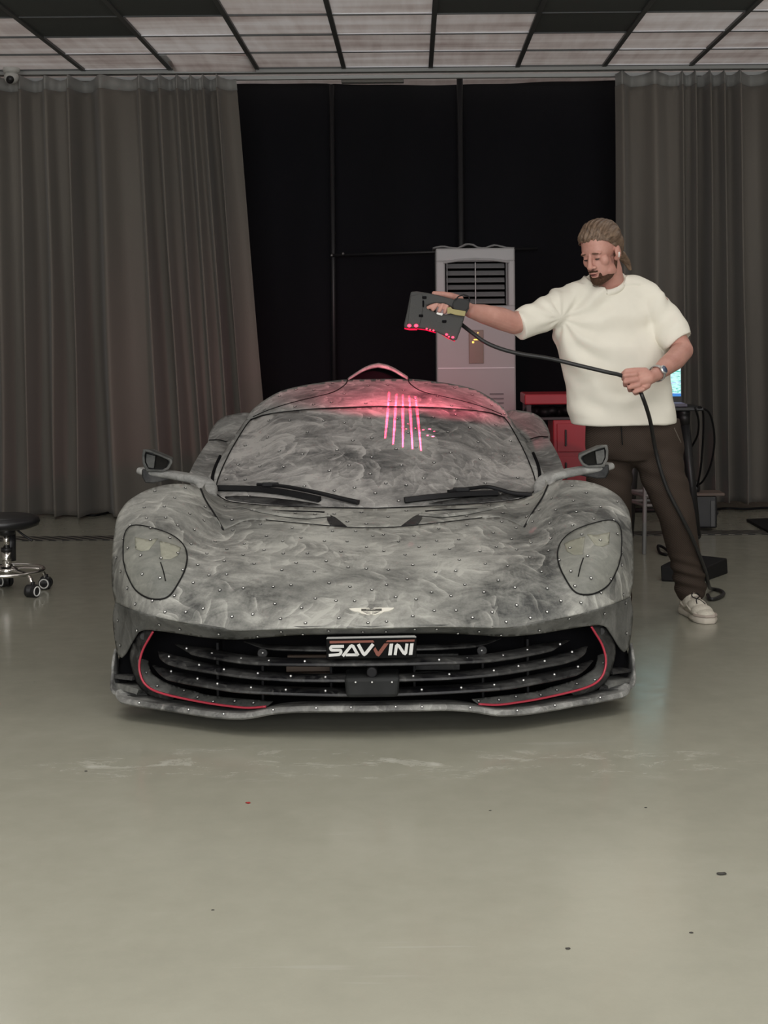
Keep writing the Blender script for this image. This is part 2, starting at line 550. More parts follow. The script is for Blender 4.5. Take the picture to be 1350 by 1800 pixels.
# ceiling: square panels in a metal grid
def panel_mat():
    m = bpy.data.materials.new('ceiling_film_panel'); m.use_nodes = True
    q = NT(m); b = q.n['Principled BSDF']
    tc = q.node('ShaderNodeTexCoord').outputs['Object']
    n1 = q.noise(q.map(tc, sc=(0.35, 3.2, 1)), 1.6, 3, 0.5, 0.3)
    n2 = q.noise(q.map(tc, sc=(5, 0.6, 1)), 2.5, 3, 0.5, 0.2)
    a = q.math('ADD', q.math('MULTIPLY', n1, 0.7), q.math('MULTIPLY', n2, 0.3))
    q.put(b.inputs['Base Color'], q.ramp(a, [(0.32, (0.55, 0.48, 0.45)), (0.5, (0.82, 0.76, 0.73)), (0.66, (0.95, 0.92, 0.90))]))
    b.inputs['Roughness'].default_value = 0.3
    q.put(b.inputs['Normal'], q.bump(a, 0.35, 0.03))
    tr = q.node('ShaderNodeBsdfTranslucent'); q.put(tr.inputs[0], q.ramp(a, [(0.32, (0.50, 0.40, 0.37)), (0.5, (0.74, 0.66, 0.62)), (0.66, (0.95, 0.90, 0.88))]))
    ms = q.node('ShaderNodeMixShader'); ms.inputs[0].default_value = .55
    out = [n for n in q.n if n.type == 'OUTPUT_MATERIAL'][0]
    q.put(ms.inputs[1], b.outputs[0]); q.put(ms.inputs[2], tr.outputs[0]); q.put(out.inputs[0], ms.outputs[0])
    return m


panm = panel_mat()
darkm = mat('grey_ceiling_panel', (0.10, 0.11, 0.108), 0.8, spec=0.2, var=(60, 0.12))
barm = mat('grey_grid_bar', (0.09, 0.095, 0.095), 0.55)
edgem = mat('pale_gleam_and_seam', (0.85, 0.86, 0.9), 0.3)  # near-white for gleams put in as colour, and for one seam strip
T = 0.66
Y0 = 11.68                                    # last grid line, next to the curtain rail
xc0 = (757 - CX + 4) * Y0 / F                 # a column line
cols = [xc0 + i * T for i in range(-7, 8)]
dark = {(0, 3), (-1, 3), (-1, 2), (-2, 3), (-2, 2), (-3, 3)}
# column index i = cell right of line i (line 0 at x = 757); row 0 touches the rail
darkcells = {(0, 3), (1, 2), (1, 3), (2, 3), (-3, 3), (-4, 2), (-4, 3), (-5, 3), (0, 5), (1, 4), (-2, 5), (-4, 5), (3, 4), (-1, 6), (2, 6)}
bm = bmesh.new(); bx(bm, (0, (YF + YB) / 2, 4.5), (XR - XL, YB - YF, .1)); tag(bmo('ceiling', bm, wallm, smooth=False), kind='structure')
bl, bd, be = bmesh.new(), bmesh.new(), bmesh.new()
for i in range(-7, 7):
    for r in range(0, 22):
        x = xc0 + i * T + T / 2; y = Y0 - r * T - T / 2
        if y < YF or abs(x) > 4.9: continue
        if (i, r) == (-3, 0): continue
        if (i, r) in darkcells: bx(bd, (x, y, CZ + .01), (T - .018, T - .008, .012))
        else:
            h_ = T / 2 - .008
            bl.faces.new([bl.verts.new((x + a_ * h_, y + b__ * h_, CZ + .008)) for a_, b__ in ((-1, -1), (-1, 1), (1, 1), (1, -1))])
        if (i, r) not in darkcells and (i * 7 + r * 3) % 3 != 1:
            bx(be, (x, y + T / 2 - .018, CZ + .003), (T - .03, .008, .008))  # pale strip stands in for the gleam along the panel edge
bm = bmesh.new()
for i in range(-7, 8):
    bx(bm, (xc0 + i * T, (Y0 + YF) / 2, CZ + .002), (.032, Y0 - YF, .022))
for r in range(0, 22):
    bx(bm, (xc0, Y0 - r * T, CZ + .004), (T * 14, .014, .016))
for nm, b_, m_ in (('trim_1', bl, panm), ('trim_2', bd, darkm), ('trim_3', be, edgem), ('trim_4', bm, barm)):
    tag(bmo(nm, b_, m_, smooth=False), kind='structure')
# the one panel that has slipped from its grid cell
x = xc0 - 3 * T + T / 2; y = Y0 - T / 2
h_ = T / 2 - .02
MR = Matrix.Translation((x + .015, y, CZ - .012)) @ Matrix.Rotation(R(-2.2), 4, 'X') @ Matrix.Rotation(R(2.0), 4, 'Y')
o = build('loose_ceiling_panel', [MR @ Vector((a_ * h_, b__ * h_, .03 * a_ * b__ * .3)) for a_, b__ in ((-1, -1), (-1, 1), (1, 1), (1, -1))], [(0, 1, 2, 3)], panm, smooth=False)
tag(o, 'slipped beige ceiling panel hanging askew above the left curtain', 'ceiling panel')
bm = bmesh.new(); bx(bm, (x - T / 2 + .04, y, CZ + .004), (.05, T - .1, .008)); tag(bmo('trim_5', bm, edgem, smooth=False), kind='structure')  # pale strip stands in for light leaking past the slipped panel
# soffit edge band in front of the curtain rail
bandm = mat('soffit_band', (0.33, 0.34, 0.33), 0.5)
bm = bmesh.new(); bx(bm, (0, Y0 + .045, CZ - .005), (XR - XL, .09, .05)); tag(bmo('trim_6', bm, bandm, smooth=False), kind='structure')
for xs_ in (-1, 1):
    wg_ = (xc0 - 7 * T) - XL if xs_ < 0 else XR - (xc0 + 7 * T)
    if wg_ > 0:
        bm = bmesh.new(); bx(bm, (xs_ * (5 - wg_ / 2), (Y0 + YF) / 2, CZ + .02), (wg_, Y0 - YF, .02)); tag(bmo('trim_8' if xs_ < 0 else 'trim_9', bm, darkm, smooth=False), kind='structure')
bm = bmesh.new(); bm.faces.new([bm.verts.new(p_) for p_ in ((XL, Y0 + .09, CZ + .05), (XL, YB, CZ + .05), (XR, YB, CZ + .05), (XR, Y0 + .09, CZ + .05))]); tag(bmo('trim_7', bm, panm, smooth=False), kind='structure')

# curtain rail
rail = tag(box('curtain_rail', (0, 11.88, CZ - .04), (9.6, .05, .03), mat('rail_white', (0.45, 0.46, 0.45), 0.4)), 'long pale grey curtain rail along the ceiling edge', 'curtain rail')


# ---------------------------------------------------------------- curtains
def cloth_mat(name, c, amt=0.12, rough=0.85):
    m = bpy.data.materials.new(name); m.use_nodes = True
    q = NT(m); b = q.n['Principled BSDF']
    tc = q.node('ShaderNodeTexCoord').outputs['Object']
    a = q.math('ADD', q.math('MULTIPLY', q.noise(q.map(tc, sc=(1, 1, .25)), 2.0, 4), .6), q.math('MULTIPLY', q.noise(tc, 260, 2), .4))
    q.put(b.inputs['Base Color'], q.ramp(a, [(0.3, tuple(x * (1 - amt) for x in c)), (0.7, tuple(x * (1 + amt) for x in c))]))
    b.inputs['Roughness'].default_value = rough
    b.inputs['Specular IOR Level'].default_value = 0.15
    b.inputs['Sheen Weight'].default_value = 0.15
    q.put(b.inputs['Normal'], q.bump(q.noise(tc, 320, 2), 0.25, 0.003))
    return m


curt = cloth_mat('taupe_curtain', (0.17, 0.155, 0.135))
head = cloth_mat('curtain_header', (0.30, 0.30, 0.285), 0.06, 0.7)


def curtain(name, label, px_top, px_bot, zt, zb, d, freq, seed, amp=0.055, dense=None):
    """pleated drape; px_top/px_bot = (left, right) photo columns at top and bottom"""
    rnd = random.Random(seed)
    NU, NV = 420, 70
    xt = [(p - CX) * d / F for p in px_top]; xb = [(p - CX) * d / F for p in px_bot]
    # pleat phase with uneven spacing
    ph = [0.0]
    k1, k2, k3 = rnd.uniform(0, 6), rnd.uniform(0, 6), rnd.uniform(0, 6)
    for i in range(NU):
        u = i / NU
        loc = 1 + 0.45 * math.sin(5.1 * u + k1) + 0.35 * math.sin(13 * u + k2) + 0.2 * math.sin(29 * u + k3)
        if dense and dense[0] < u < dense[1]: loc += 1.1
        ph.append(ph[-1] + max(.6, loc) * freq * 2 * PI / NU)
    am = [0.65 + 0.35 * math.sin(17 * i / NU + k2) * math.sin(7 * i / NU + k1) for i in range(NU + 1)]
    th = (zt - 0.115 - zb) / (zt - zb)
    V, Fc, mi = [], [], []
    base = Vector(((xt[0] + xt[1]) / 2, d, 0))
    for j in range(NV + 1):
        t = j / NV
        t = t if t < .94 else .94 + (t - .94)
        z = zb + (zt - zb) * t
        for i in range(NU + 1):
            u = i / NU
            w = t ** 1.0
            xl = xb[0] + (xt[0] - xb[0]) * w; xr = xb[1] + (xt[1] - xb[1]) * w
            x = xl + (xr - xl) * u
            p = ph[i]
            drift = 0.5 * math.sin(3 * (1 - t) + u * 9 + k1) * (1 - t)
            a = amp * am[i] * (0.55 + 0.6 * (1 - t) ** .6)
            s_ = math.sin(p + drift)
            y = d - a * (s_ - 0.15 * math.cos(2 * (p + drift)) + .25 * math.sin(p * .5 + k3))
            x += 0.15 * a * math.cos(p + drift)
            y += 0.006 * math.sin(2.1 * p + 2 * z)
            y += 0.03 * math.sin(z * 2.3 + p * .31 + k2) * (1 - t)
            if t > th:
                y += 0.010 * math.sin(p * 3 + 1.0)
                z2 = z + 0.012 * math.sin(p * 1.0) * (t - th) / (1 - th)
            else:
                z2 = z + 0.006 * math.sin(p)
            V.append(Vector((x, y, z2)) - base)
    fb, fh = [], []
    for j in range(NV):
        for i in range(NU):
            f = (j * (NU + 1) + i, j * (NU + 1) + i + 1, (j + 1) * (NU + 1) + i + 1, (j + 1) * (NU + 1) + i)
            (fh if (j + .5) / NV > th else fb).append(f)
    root = empty(name, base, label, 'curtain')
    o = build('drape', V, fb, curt, root)
    h = build('header_band', V, fh, head, root)
    for o_ in (o, h):
        bm = bmesh.new(); bm.from_mesh(o_.data)
        bmesh.ops.delete(bm, geom=[v for v in bm.verts if not v.link_faces], context='VERTS')
        bm.to_mesh(o_.data); bm.free()
        s = o_.modifiers.new('thick', 'SOLIDIFY'); s.thickness = 0.004
    return root


curtain('floor_length_curtain', 'grey-brown pleated curtain on the left, its inner edge flaring out towards the floor', (-60, 416), (-60, 470), CZ - .06, 0.015, 11.68, 9.0, 3, 0.17, dense=(0.62, 0.95))
curtain('floor_length_curtain', 'grey-brown pleated curtain hanging on the right behind the man', (1084, 1460), (1081, 1460), CZ - .05, 0.06, 11.76, 8.5, 11, 0.16, dense=(0.3, 0.6))

# black backdrop
blackcloth = cloth_mat('black_backdrop_cloth', (0.0065, 0.0065, 0.009), 0.3)
bm = bmesh.new()
V, Fc = [], []
d = 12.5
x0, x1 = (330 - CX) * d / F, (1180 - CX) * d / F
NU, NV = 120, 8
ztop = W(660, 148, d).z
for j in range(NV + 1):
    for i in range(NU + 1):
        u = i / NU; x = x0 + (x1 - x0) * u
        y = d + .015 * math.sin(u * 40) + (.03 if (i in (36, 68)) else 0)
        V.append((x, y, 0.01 + (ztop - .01) * j / NV + (0.012 * math.sin(u * 9) if j == NV else 0)))
for j in range(NV):
    for i in range(NU):
        Fc.append((j * (NU + 1) + i, j * (NU + 1) + i + 1, (j + 1) * (NU + 1) + i + 1, (j + 1) * (NU + 1) + i))
bk = build('backdrop', V, Fc, blackcloth)
tag(bk, 'black cloth backdrop stretched across the back wall between the curtains', 'backdrop')
s = bk.modifiers.new('t', 'SOLIDIFY'); s.thickness = .006
blk2 = mat('black_metal', (0.012, 0.012, 0.014), 0.45)
fr = wthing('backdrop_frame', Vector((-0.2, 12.38, 0)), 'thin black metal frame standing against the black backdrop', 'frame')
bm = bmesh.new(); cyl(bm, W(583, 150, 12.38), Vector((W(583, 150, 12.38).x, 12.38, 0)), .02); bmo('post', bm, blk2, fr)
bm = bmesh.new(); cyl(bm, W(808, 128, 12.38), Vector((W(808, 150, 12.38).x, 12.38, 0)), .025); bmo('post', bm, blk2, fr)
bm = bmesh.new(); cyl(bm, W(583, 449, 12.33), W(945, 437, 12.33), .012); bmo('crossbar', bm, blk2, fr)
for px, py in ((583, 449), (603, 446)):
    bm = bmesh.new(); ell(bm, W(px, py, 12.30), (.012, .012, .012)); bmo('screw', bm, M['steel'], fr)
# pale strip light housings high on the back wall
o = box('strip_light_housing', W(655, 140, 12.3), (.50, .08, .055), mat('housing_grey', (0.34, 0.34, 0.33), 0.5), bw=.006)
tag(o, 'unlit pale grey strip light housing above the black backdrop', 'light housing')

# security camera
sc = wthing('security_camera', W(20, 124, 11.5), 'white dome security camera under the ceiling at the far left', 'security camera')
c = W(20, 136, 11.5)
wh = mat('camera_white', (0.55, 0.55, 0.52), 0.4)
bmo('mount', lathe_bm([(.02, .075), (.06, .07), (.065, .05), (.05, .03)], c), wh, sc)
bm = bmesh.new(); ell(bm, c + Vector((0, 0, 0)), (.055, .055, .05)); bmo('ball_housing', bm, wh, sc)
bm = bmesh.new(); cyl(bm, c + Vector((.0, -.03, -.015)), c + Vector((.004, -.06, -.03)), .03, .028); bmo('lens', bm, M['black'], sc)

# hazard tape on the floor
def tape_mat():
    m = bpy.data.materials.new('hazard_tape'); m.use_nodes = True
    q = NT(m); b = q.n['Principled BSDF']
    x = q.node('ShaderNodeSeparateXYZ'); q.put(x.inputs[0], q.node('ShaderNodeTexCoord').outputs['Object'])
    s = q.math('FRACT', q.math('MULTIPLY', q.math('ADD', x.outputs[0], x.outputs[1]), 11.0))
    q.put(b.inputs['Base Color'], q.ramp(q.math('GREATER_THAN', s, 0.55), [(0, (0.012, 0.012, 0.012)), (1, (0.15, 0.14, 0.12))]))
    b.inputs['Roughness'].default_value = 0.5
    return m


tp = box('floor_tape', (0, 10.48, .004), (9.6, .20, .004), tape_mat(), bw=0)
tag(tp, 'black and grey diagonally striped floor tape running across the back of the room', 'floor tape')
mt = wthing('floor_mat', G(1350, 926), 'dark rubber mat on the floor at the far right edge', 'mat')
prism('mat_slab', [G(1312, 917) , G(1420, 912), G(1440, 934), G(1350, 938)], (0, 0, .02), M['rubber'], mt, .004)
# loose cable on the floor at the left
tag(tube('floor_cable', [G(60, 898) + Vector((0, 0, .01)), G(85, 901) + Vector((0, 0, .01)), G(130, 905) + Vector((0, 0, .01)), G(165, 908) + Vector((0, 0, .01)), G(195, 903) + Vector((0, 0, .01)), G(240, 902) + Vector((0, 0, .01)), G(330, 904) + Vector((0, 0, .01))], .009, M['rubber']),
    'thin black cable lying on the floor below the left curtain', 'cable')
tag(tube('floor_cable', [G(1236, 905) + Vector((0, 0, .01)), G(1270, 896) + Vector((0, 0, .01)), G(1310, 897) + Vector((0, 0, .01)), G(1350, 895) + Vector((0, 0, .01)), G(1400, 897) + Vector((0, 0, .01))], .009, M['rubber']),
    'thin black cable lying on the floor below the right curtain', 'cable')

# ---------------------------------------------------------------- air conditioner
D = 11.0
S = F / D
acw = mat('ac_white_plastic', (0.40, 0.40, 0.405), 0.42, var=(3, 0.05))
acg = mat('ac_grille_grey', (0.16, 0.165, 0.17), 0.45)
p = W(836, 576, D)
ac = wthing('air_conditioner', Vector((p.x, D + .2, 0)), 'tall white floor standing air conditioner against the black backdrop', 'air conditioner')
xa, xb_ = W(767, 576, D).x, W(906, 576, D).x
zt = W(836, 436, D).z
cxm = (xa + xb_) / 2; wd = xb_ - xa
gz1, gz0 = W(836, 460, D).z, W(836, 537, D).z
gx0, gx1 = W(783, 500, D).x, W(893, 500, D).x
# housing as a frame around the grille opening
bm = bmesh.new()
bx(bm, (cxm, D + .22, zt / 2), (wd, .36, zt - .01))
bx(bm, (cxm, D + .03, (gz1 + zt) / 2), (wd, .06, zt - gz1))
bx(bm, (cxm, D + .03, gz0 / 2), (wd, .06, gz0))
bx(bm, ((xa + gx0) / 2, D + .03, (gz0 + gz1) / 2), (gx0 - xa, .06, gz1 - gz0 + .02))
bx(bm, ((xb_ + gx1) / 2, D + .03, (gz0 + gz1) / 2), (xb_ - gx1, .06, gz1 - gz0 + .02))
bevel(bmo('housing', bm, acw, ac, smooth=False), .012, 3)
o = box('grille_recess', (cxm, D + .042, (gz0 + gz1) / 2), (gx1 - gx0, .004, gz1 - gz0), M['pit'], ac, 0)
for k in range(6):
    z = gz1 - .03 - k * (gz1 - gz0 - .03) / 5.6
    o = box('louvre', (cxm, D + .02, z), (gx1 - gx0 - .03, .006, .040), acg, ac, .002, rot=Matrix.Rotation(R(-35), 4, 'X'))
for xx in (gx0 + .012, cxm, gx1 - .012):
    box('grille_rib', (xx, D + .005, (gz0 + gz1) / 2), (.008, .012, gz1 - gz0 - .01), acw if xx == cxm else acg, ac, .002)
# arched brow above the grille
sweep('brow', [(gx0 - .01, D - .004, gz1 - .005), (gx0 + .1, D - .008, gz1 + .012), (cxm, D - .010, gz1 + .018), (gx1 - .1, D - .008, gz1 + .012), (gx1 + .01, D - .004, gz1 - .005)], circ(.009, 8), acw, ac)
zs = W(836, 647, D).z
box('seam_strip', (cxm, D - .002, zs), (wd - .02, .006, .007), edgem, ac, .001)
pz0, pz1 = W(836, 639, D).z, W(836, 580, D).z
px0, px1 = W(824, 600, D).x, W(850, 600, D).x
oliv = mat('display_olive', (0.13, 0.12, 0.075), 0.3)
box('display_panel', ((px0 + px1) / 2, D - .003, (pz0 + pz1) / 2), (px1 - px0, .01, pz1 - pz0), oliv, ac, .002)
yl = mat('display_digits', (0.3, 0.2, 0.02), 0.5, emit=(1.0, 0.62, 0.12), es=1.6)
for (a, b_, w_, h_) in ((840, 585, .008, .008), (838, 590.5, .020, .012), (837, 597, .036, .009), (831.5, 601.5, .014, .014)):
    q_ = W(a, b_, D)
    box('display_digit', (q_.x, D - .010, q_.z), (w_, .004, h_), yl, ac, .001)
for k in range(4):
    z = W(836, 693 + k * 8, D).z
    box('intake_slot', (W(873, 700, D).x, D - .001, z), (.10, .006, .012), acg, ac, .001)
# crumpled plastic sheet on top
rnd = random.Random(5)
V, Fc = [], []
for j in range(5):
    for i in range(21):
        x = xa - .02 + (wd + .02) * i / 20
        V.append((x, D + .03 + j * .08, zt + .004 + (.014 + .014 * math.sin(i * .9) + .008 * rnd.random()) * (0.3 + .7 * math.sin(PI * i / 20))))
for j in range(4):
    for i in range(20):
        Fc.append((j * 21 + i, j * 21 + i + 1, (j + 1) * 21 + i + 1, (j + 1) * 21 + i))
o = build('plastic_sheet', V, Fc, mat('film_grey', (0.2, 0.2, 0.2), 0.4))
o.modifiers.new('t', 'SOLIDIFY').thickness = .012
tag(o, 'crumpled grey plastic sheet lying on top of the air conditioner', 'sheet')

# ---------------------------------------------------------------- red tool cart behind the car
red = mat('tool_red', (0.36, 0.022, 0.035), 0.4, var=(4, .15))
D = 10.3
base = Vector((W(985, 800, D).x, D + .2, 0))
ct = wthing('tool_cart', base, 'red metal tool cart behind the car to the left of the man', 'tool cart')
xa, xb_ = W(922, 700, D).x, W(1062, 700, D).x
z = W(960, 702, D).z
bm = bmesh.new(); bx(bm, ((xa + xb_) / 2, D + .2, z), (xb_ - xa, .42, .07)); bevel(bmo('tray', bm, red, ct, smooth=False), .008)
for xx in (xa + .03, xb_ - .03):
    for yy in (D + .03, D + .37):
        bm = bmesh.new(); bx(bm, (xx, yy, z / 2), (.03, .03, z)); bmo('post', bm, M['black'], ct, smooth=False)
bz = W(990, 738, D).z
xr_ = W(972, 738, D).x
bm = bmesh.new(); bx(bm, ((xr_ + xb_) / 2, D + .2, bz / 2 + .05), (xb_ - xr_, .40, bz - .1)); bevel(bmo('cabinet', bm, red, ct, smooth=False), .008)
for k in range(2):
    box('drawer', ((xr_ + xb_) / 2, D - .004, bz - .12 - k * .22), (xb_ - xr_ - .05, .012, .19), red, ct, .004)
    q_ = W(994, 771, D)
    box('handle', (q_.x + .0, D - .02, bz - .12 - k * .22), (.012, .02, .11), M['black'], ct, .003)
box('middle_shelf', ((xa + xb_) / 2, D + .2, z - .13), (xb_ - xa, .40, .02), M['black'], ct, .003)
bag = bmesh.new()
for k in range(9):
    ell(bag, (xa + .04 + .05 * k, D + .1 + .03 * math.sin(k * 2), z - .085 + .012 * math.sin(k * 3)), (.045, .06, .035))
o = remeshed('bag', bag, .008, 4, M['rubber'])
tag(o, 'black crumpled bag on the middle shelf of the red tool cart', 'bag')

# ---------------------------------------------------------------- steel stool behind the man
D = 9.55
sx = W(1140, 900, D).x
st = wthing('bar_stool', Vector((sx, D + .15, 0)), 'grey steel bar stool standing behind the man', 'stool')
gs = mat('stool_grey', (0.17, 0.17, 0.165), 0.5, 0.3)
cs = [(sx - .03, D), (sx + .22, D - .02), (sx - .1, D + .3), (sx + .2, D + .3)]
for (x, y) in cs:
    tx, ty = sx + .06 + (x - sx - .06) * .75, D + .15 + (y - D - .15) * .75
    sweep('leg', [(x, y, 0.0), (tx, ty, .72)], rrect(.026, .026), gs, st, up=(0, 1, 0))
for a, b_ in ((0, 1), (1, 3), (3, 2), (2, 0)):
    for zz in (.30, .36):
        pa, pb = Vector((*cs[a], zz)), Vector((*cs[b_], zz))
        ce = Vector((sx + .06, D + .15, zz)); k = 1 - .25 * zz / .72
        sweep('rung', [ce + (pa - ce) * k, ce + (pb - ce) * k], circ(.010 if zz < .33 else .014, 8), gs, st)
bmo('seat', lathe_bm([(.01, .72), (.16, .72), (.17, .735), (.16, .755), (.01, .76)], (sx + .06, D + .15, 0)), gs, st)

# ---------------------------------------------------------------- laptop table
D = 10.05
tz = W(1200, 716, D).z
tb = wthing('laptop_stand', Vector((W(1190, 800, D).x, D + .2, 0)), 'black laptop table with thick legs behind the man', 'table')
xa, xb_ = W(1100, 716, D).x, W(1237, 716, D).x
bm = bmesh.new(); bx(bm, ((xa + xb_) / 2, D + .2, tz - .012), (xb_ - xa, .42, .024)); bevel(bmo('tabletop', bm, M['black'], tb, smooth=False), .006)
tx = W(1207, 800, D).x
bm = bmesh.new(); chain(bm, [(Vector((tx, D + .1, tz - .04)), .045), (Vector((tx + .01, D + .1, tz - .12)), .032), (Vector((tx + .08, D + .1, .03)), .028)]); bmo('leg', bm, M['black'], tb)
bm = bmesh.new(); chain(bm, [(Vector((xa + .08, D + .1, tz - .04)), .04), (Vector((xa + .03, D + .1, .03)), .028)]); bmo('leg', bm, M['black'], tb)
bm = bmesh.new(); chain(bm, [(Vector((tx, D + .34, tz - .04)), .04), (Vector((tx + .05, D + .38, .03)), .028)]); bmo('leg', bm, M['black'], tb)
bm = bmesh.new(); cyl(bm, (xa + .05, D + .1, .2), (tx + .06, D + .1, .2), .015); bmo('foot_rail', bm, M['black'], tb)
lp = wthing('laptop', Vector((W(1165, 700, D).x, D + .15, tz)), 'open laptop with a bright blue and white screen on the table behind the man', 'laptop')
lx0, lx1 = W(1118, 690, D).x, W(1209, 690, D).x
bx0 = bmesh.new(); bx(bx0, ((lx0 + lx1) / 2, D + .12, tz + .012), (lx1 - lx0, .22, .02)); bevel(bmo('keyboard_base', bx0, mat('laptop_grey', (0.10, 0.09, 0.13), 0.4), lp, smooth=False), .004)
for k in range(7):
    box('key_row', ((lx0 + lx1) / 2, D + .04 + k * .022, tz + .024), (lx1 - lx0 - .03, .015, .003), mat('key_violet', (0.25, 0.22, 0.35), 0.5) if k == 0 else bpy.data.materials['key_violet'], lp, 0)
zs0, zs1 = W(1200, 701, D).z, W(1200, 640, D).z
bm = bmesh.new(); bx(bm, ((lx0 + lx1) / 2, D + .25, (tz + .02 + zs1) / 2 + .005), (lx1 - lx0 + .012, .012, zs1 - tz)); bevel(bmo('lid', bm, M['black'], lp, smooth=False), .003)


def screen_mat():
    m = bpy.data.materials.new('laptop_screen'); m.use_nodes = True
    q = NT(m); b = q.n['Principled BSDF']
    tc = q.node('ShaderNodeTexCoord').outputs['Generated']
    x = q.node('ShaderNodeSeparateXYZ'); q.put(x.inputs[0], tc)
    n = q.noise(q.map(tc, rot=(0, .4, 0), sc=(3, 1, 9)), 2.2, 3, .5, .8)
    c = q.ramp(n, [(0.36, (0.10, 0.55, 0.45)), (0.45, (0.45, 0.95, 0.9)), (0.6, (0.75, 1.0, 1.0)), (0.72, (0.12, 0.3, 0.8))])
    mx = q.node('ShaderNodeMix', data_type='RGBA')
    q.put(mx.inputs[0], q.math('LESS_THAN', x.outputs[2], 0.09)); q.put(mx.inputs[6], c); mx.inputs[7].default_value = (0.05, 0.25, 0.7, 1)
    b.inputs['Base Color'].default_value = (0.01, 0.01, 0.01, 1)
    q.put(b.inputs['Emission Color'], mx.outputs[2]); b.inputs['Emission Strength'].default_value = 1.0
    return m


box('screen', ((lx0 + lx1) / 2, D + .2425, (zs0 + zs1) / 2), (lx1 - lx0 - .006, .003, zs1 - zs0 - .01), screen_mat(), lp, 0)
# cables drooping from the table and the unit on the floor
for pts, lab in ((((1222, 717), (1228, 740), (1226, 765), (1216, 785)), 'shortest black cable drooping from the laptop table edge'),
                 (((1228, 716), (1236, 725), (1236, 770), (1232, 820), (1226, 856)), 'black cable hanging almost straight from the laptop table to the box below'),
                 (((1230, 715), (1248, 728), (1256, 770), (1250, 815), (1236, 845), (1222, 855)), 'black cable bowing out widest to the right of the laptop table')):
    tag(tube('hanging_cable', [W(a, b_, D - .02 + .1 * i) for i, (a, b_) in enumerate(pts)], .007, M['rubber']), lab, 'cable')
D = 10.6
eq = wthing('equipment_box', G(1240, 924), 'black and grey equipment box on the floor by the right curtain', 'box')
c = W(1241, 895, D)
zh = W(1241, 872, D).z
bm = bmesh.new(); bx(bm, (c.x, D + .12, zh / 2 + .01), (.15, .26, zh - .02)); bevel(bmo('case', bm, M['black'], eq, smooth=False), .012, 3)
box('side_panel', (W(1252, 895, D).x, D - .016, zh / 2), (.03, .01, zh - .06), mat('panel_grey', (0.10, 0.10, 0.10), .5), eq)
box('lid', (c.x + .03, D + .10, zh + .01), (.20, .22, .02), mat('lid_taupe', (0.16, 0.12, 0.10), .6), eq, .006)
bm = bmesh.new(); ell(bm, (c.x - .05, D + .1, zh + .05), (.03, .04, .05)); bmo('connector', bm, M['black'], eq)
o = sweep('side_handle', [(c.x + .08, D + .1, .08), (c.x + .10, D + .1, .11), (c.x + .08, D + .1, .15)], circ(.008, 8), M['black'], eq)
# low black wedge on the floor
wg = wthing('wedge_block', G(1215, 1018), 'low black wedge block on the floor behind the white shoe', 'block')
b0, b1, b2, b3 = G(1162, 1022), G(1233, 1025), G(1280, 1008), G(1205, 1004)
hV = [b0, b1, b2, b3]
up = [.085, .07, .085, .10]
V = [Vector(v) for v in hV] + [Vector(v) + Vector((0, .02, u_)) for v, u_ in zip(hV, up)]
o = build('block', V, [(0, 1, 2, 3), (4, 5, 6, 7), (0, 1, 5, 4), (1, 2, 6, 5), (2, 3, 7, 6), (3, 0, 4, 7)], M['rubber'], wg, False); bevel(o, .008, 3)
tag(tube('coiled_strap', [G(1172, 978) + Vector((0, 0, .01)), G(1160, 974) + Vector((0, 0, .01)), G(1157, 968) + Vector((0, 0, .03)), G(1166, 968) + Vector((0, 0, .02)), G(1180, 976) + Vector((0, 0, .01))], .009, M['rubber']), 'small curl of black strap on the floor behind the car', 'strap')

# ---------------------------------------------------------------- wheeled stool, left
c = G(10, 1042)
D = c.y
cx = W(12, 1000, D).x
so = wthing('wheeled_stool', Vector((cx, D, 0)), 'round black padded stool on chrome casters at the left edge', 'stool')
zseat = W(10, 917, D).z
bmo('seat', lathe_bm([(.01, -.035), (.15, -.035), (.19, -.02), (.198, 0), (.19, .022), (.15, .035), (.01, .038)], (cx - .02, D, zseat), n=48), mat('black_leather', (0.012, 0.012, 0.013), .38), so)
bmo('seat_plate', lathe_bm([(.03, -.075), (.045, -.07), (.05, -.035), (.01, -.03)], (cx, D, zseat)), M['black'], so)
bm = bmesh.new(); cyl(bm, (cx, D, .13), (cx, D, .24), .026); cyl(bm, (cx, D, .24), (cx, D, zseat - .06), .018); bmo('gas_lift', bm, M['chrome'], so)
bm = bmesh.new(); cyl(bm, (cx + .012, D + .03, .17), (cx + .012, D + .03, zseat - .06), .03); bmo('lift_cover', bm, M['black'], so)
bm = bmesh.new(); cyl(bm, (cx, D, .225), (cx, D, .245), .03); bmo('collar', bm, M['black'], so)
tube('height_lever', [(cx + .06, D - .02, zseat - .04), (cx + .1, D - .03, zseat - .07), (cx + .15, D - .04, zseat - .10)], .006, M['black'], so)
zr = W(10, 1003, D).z
V = [(cx + .195 * math.cos(a), D + .195 * math.sin(a), zr) for a in [2 * PI * k / 60 for k in range(60)]]
sweep('foot_ring', V, circ(.011, 10), M['chrome'], so, closed=True)
bmo('hub', lathe_bm([(.02, .10), (.055, .11), (.06, .13), (.03, .15)], (cx, D, 0)), M['chrome'], so)
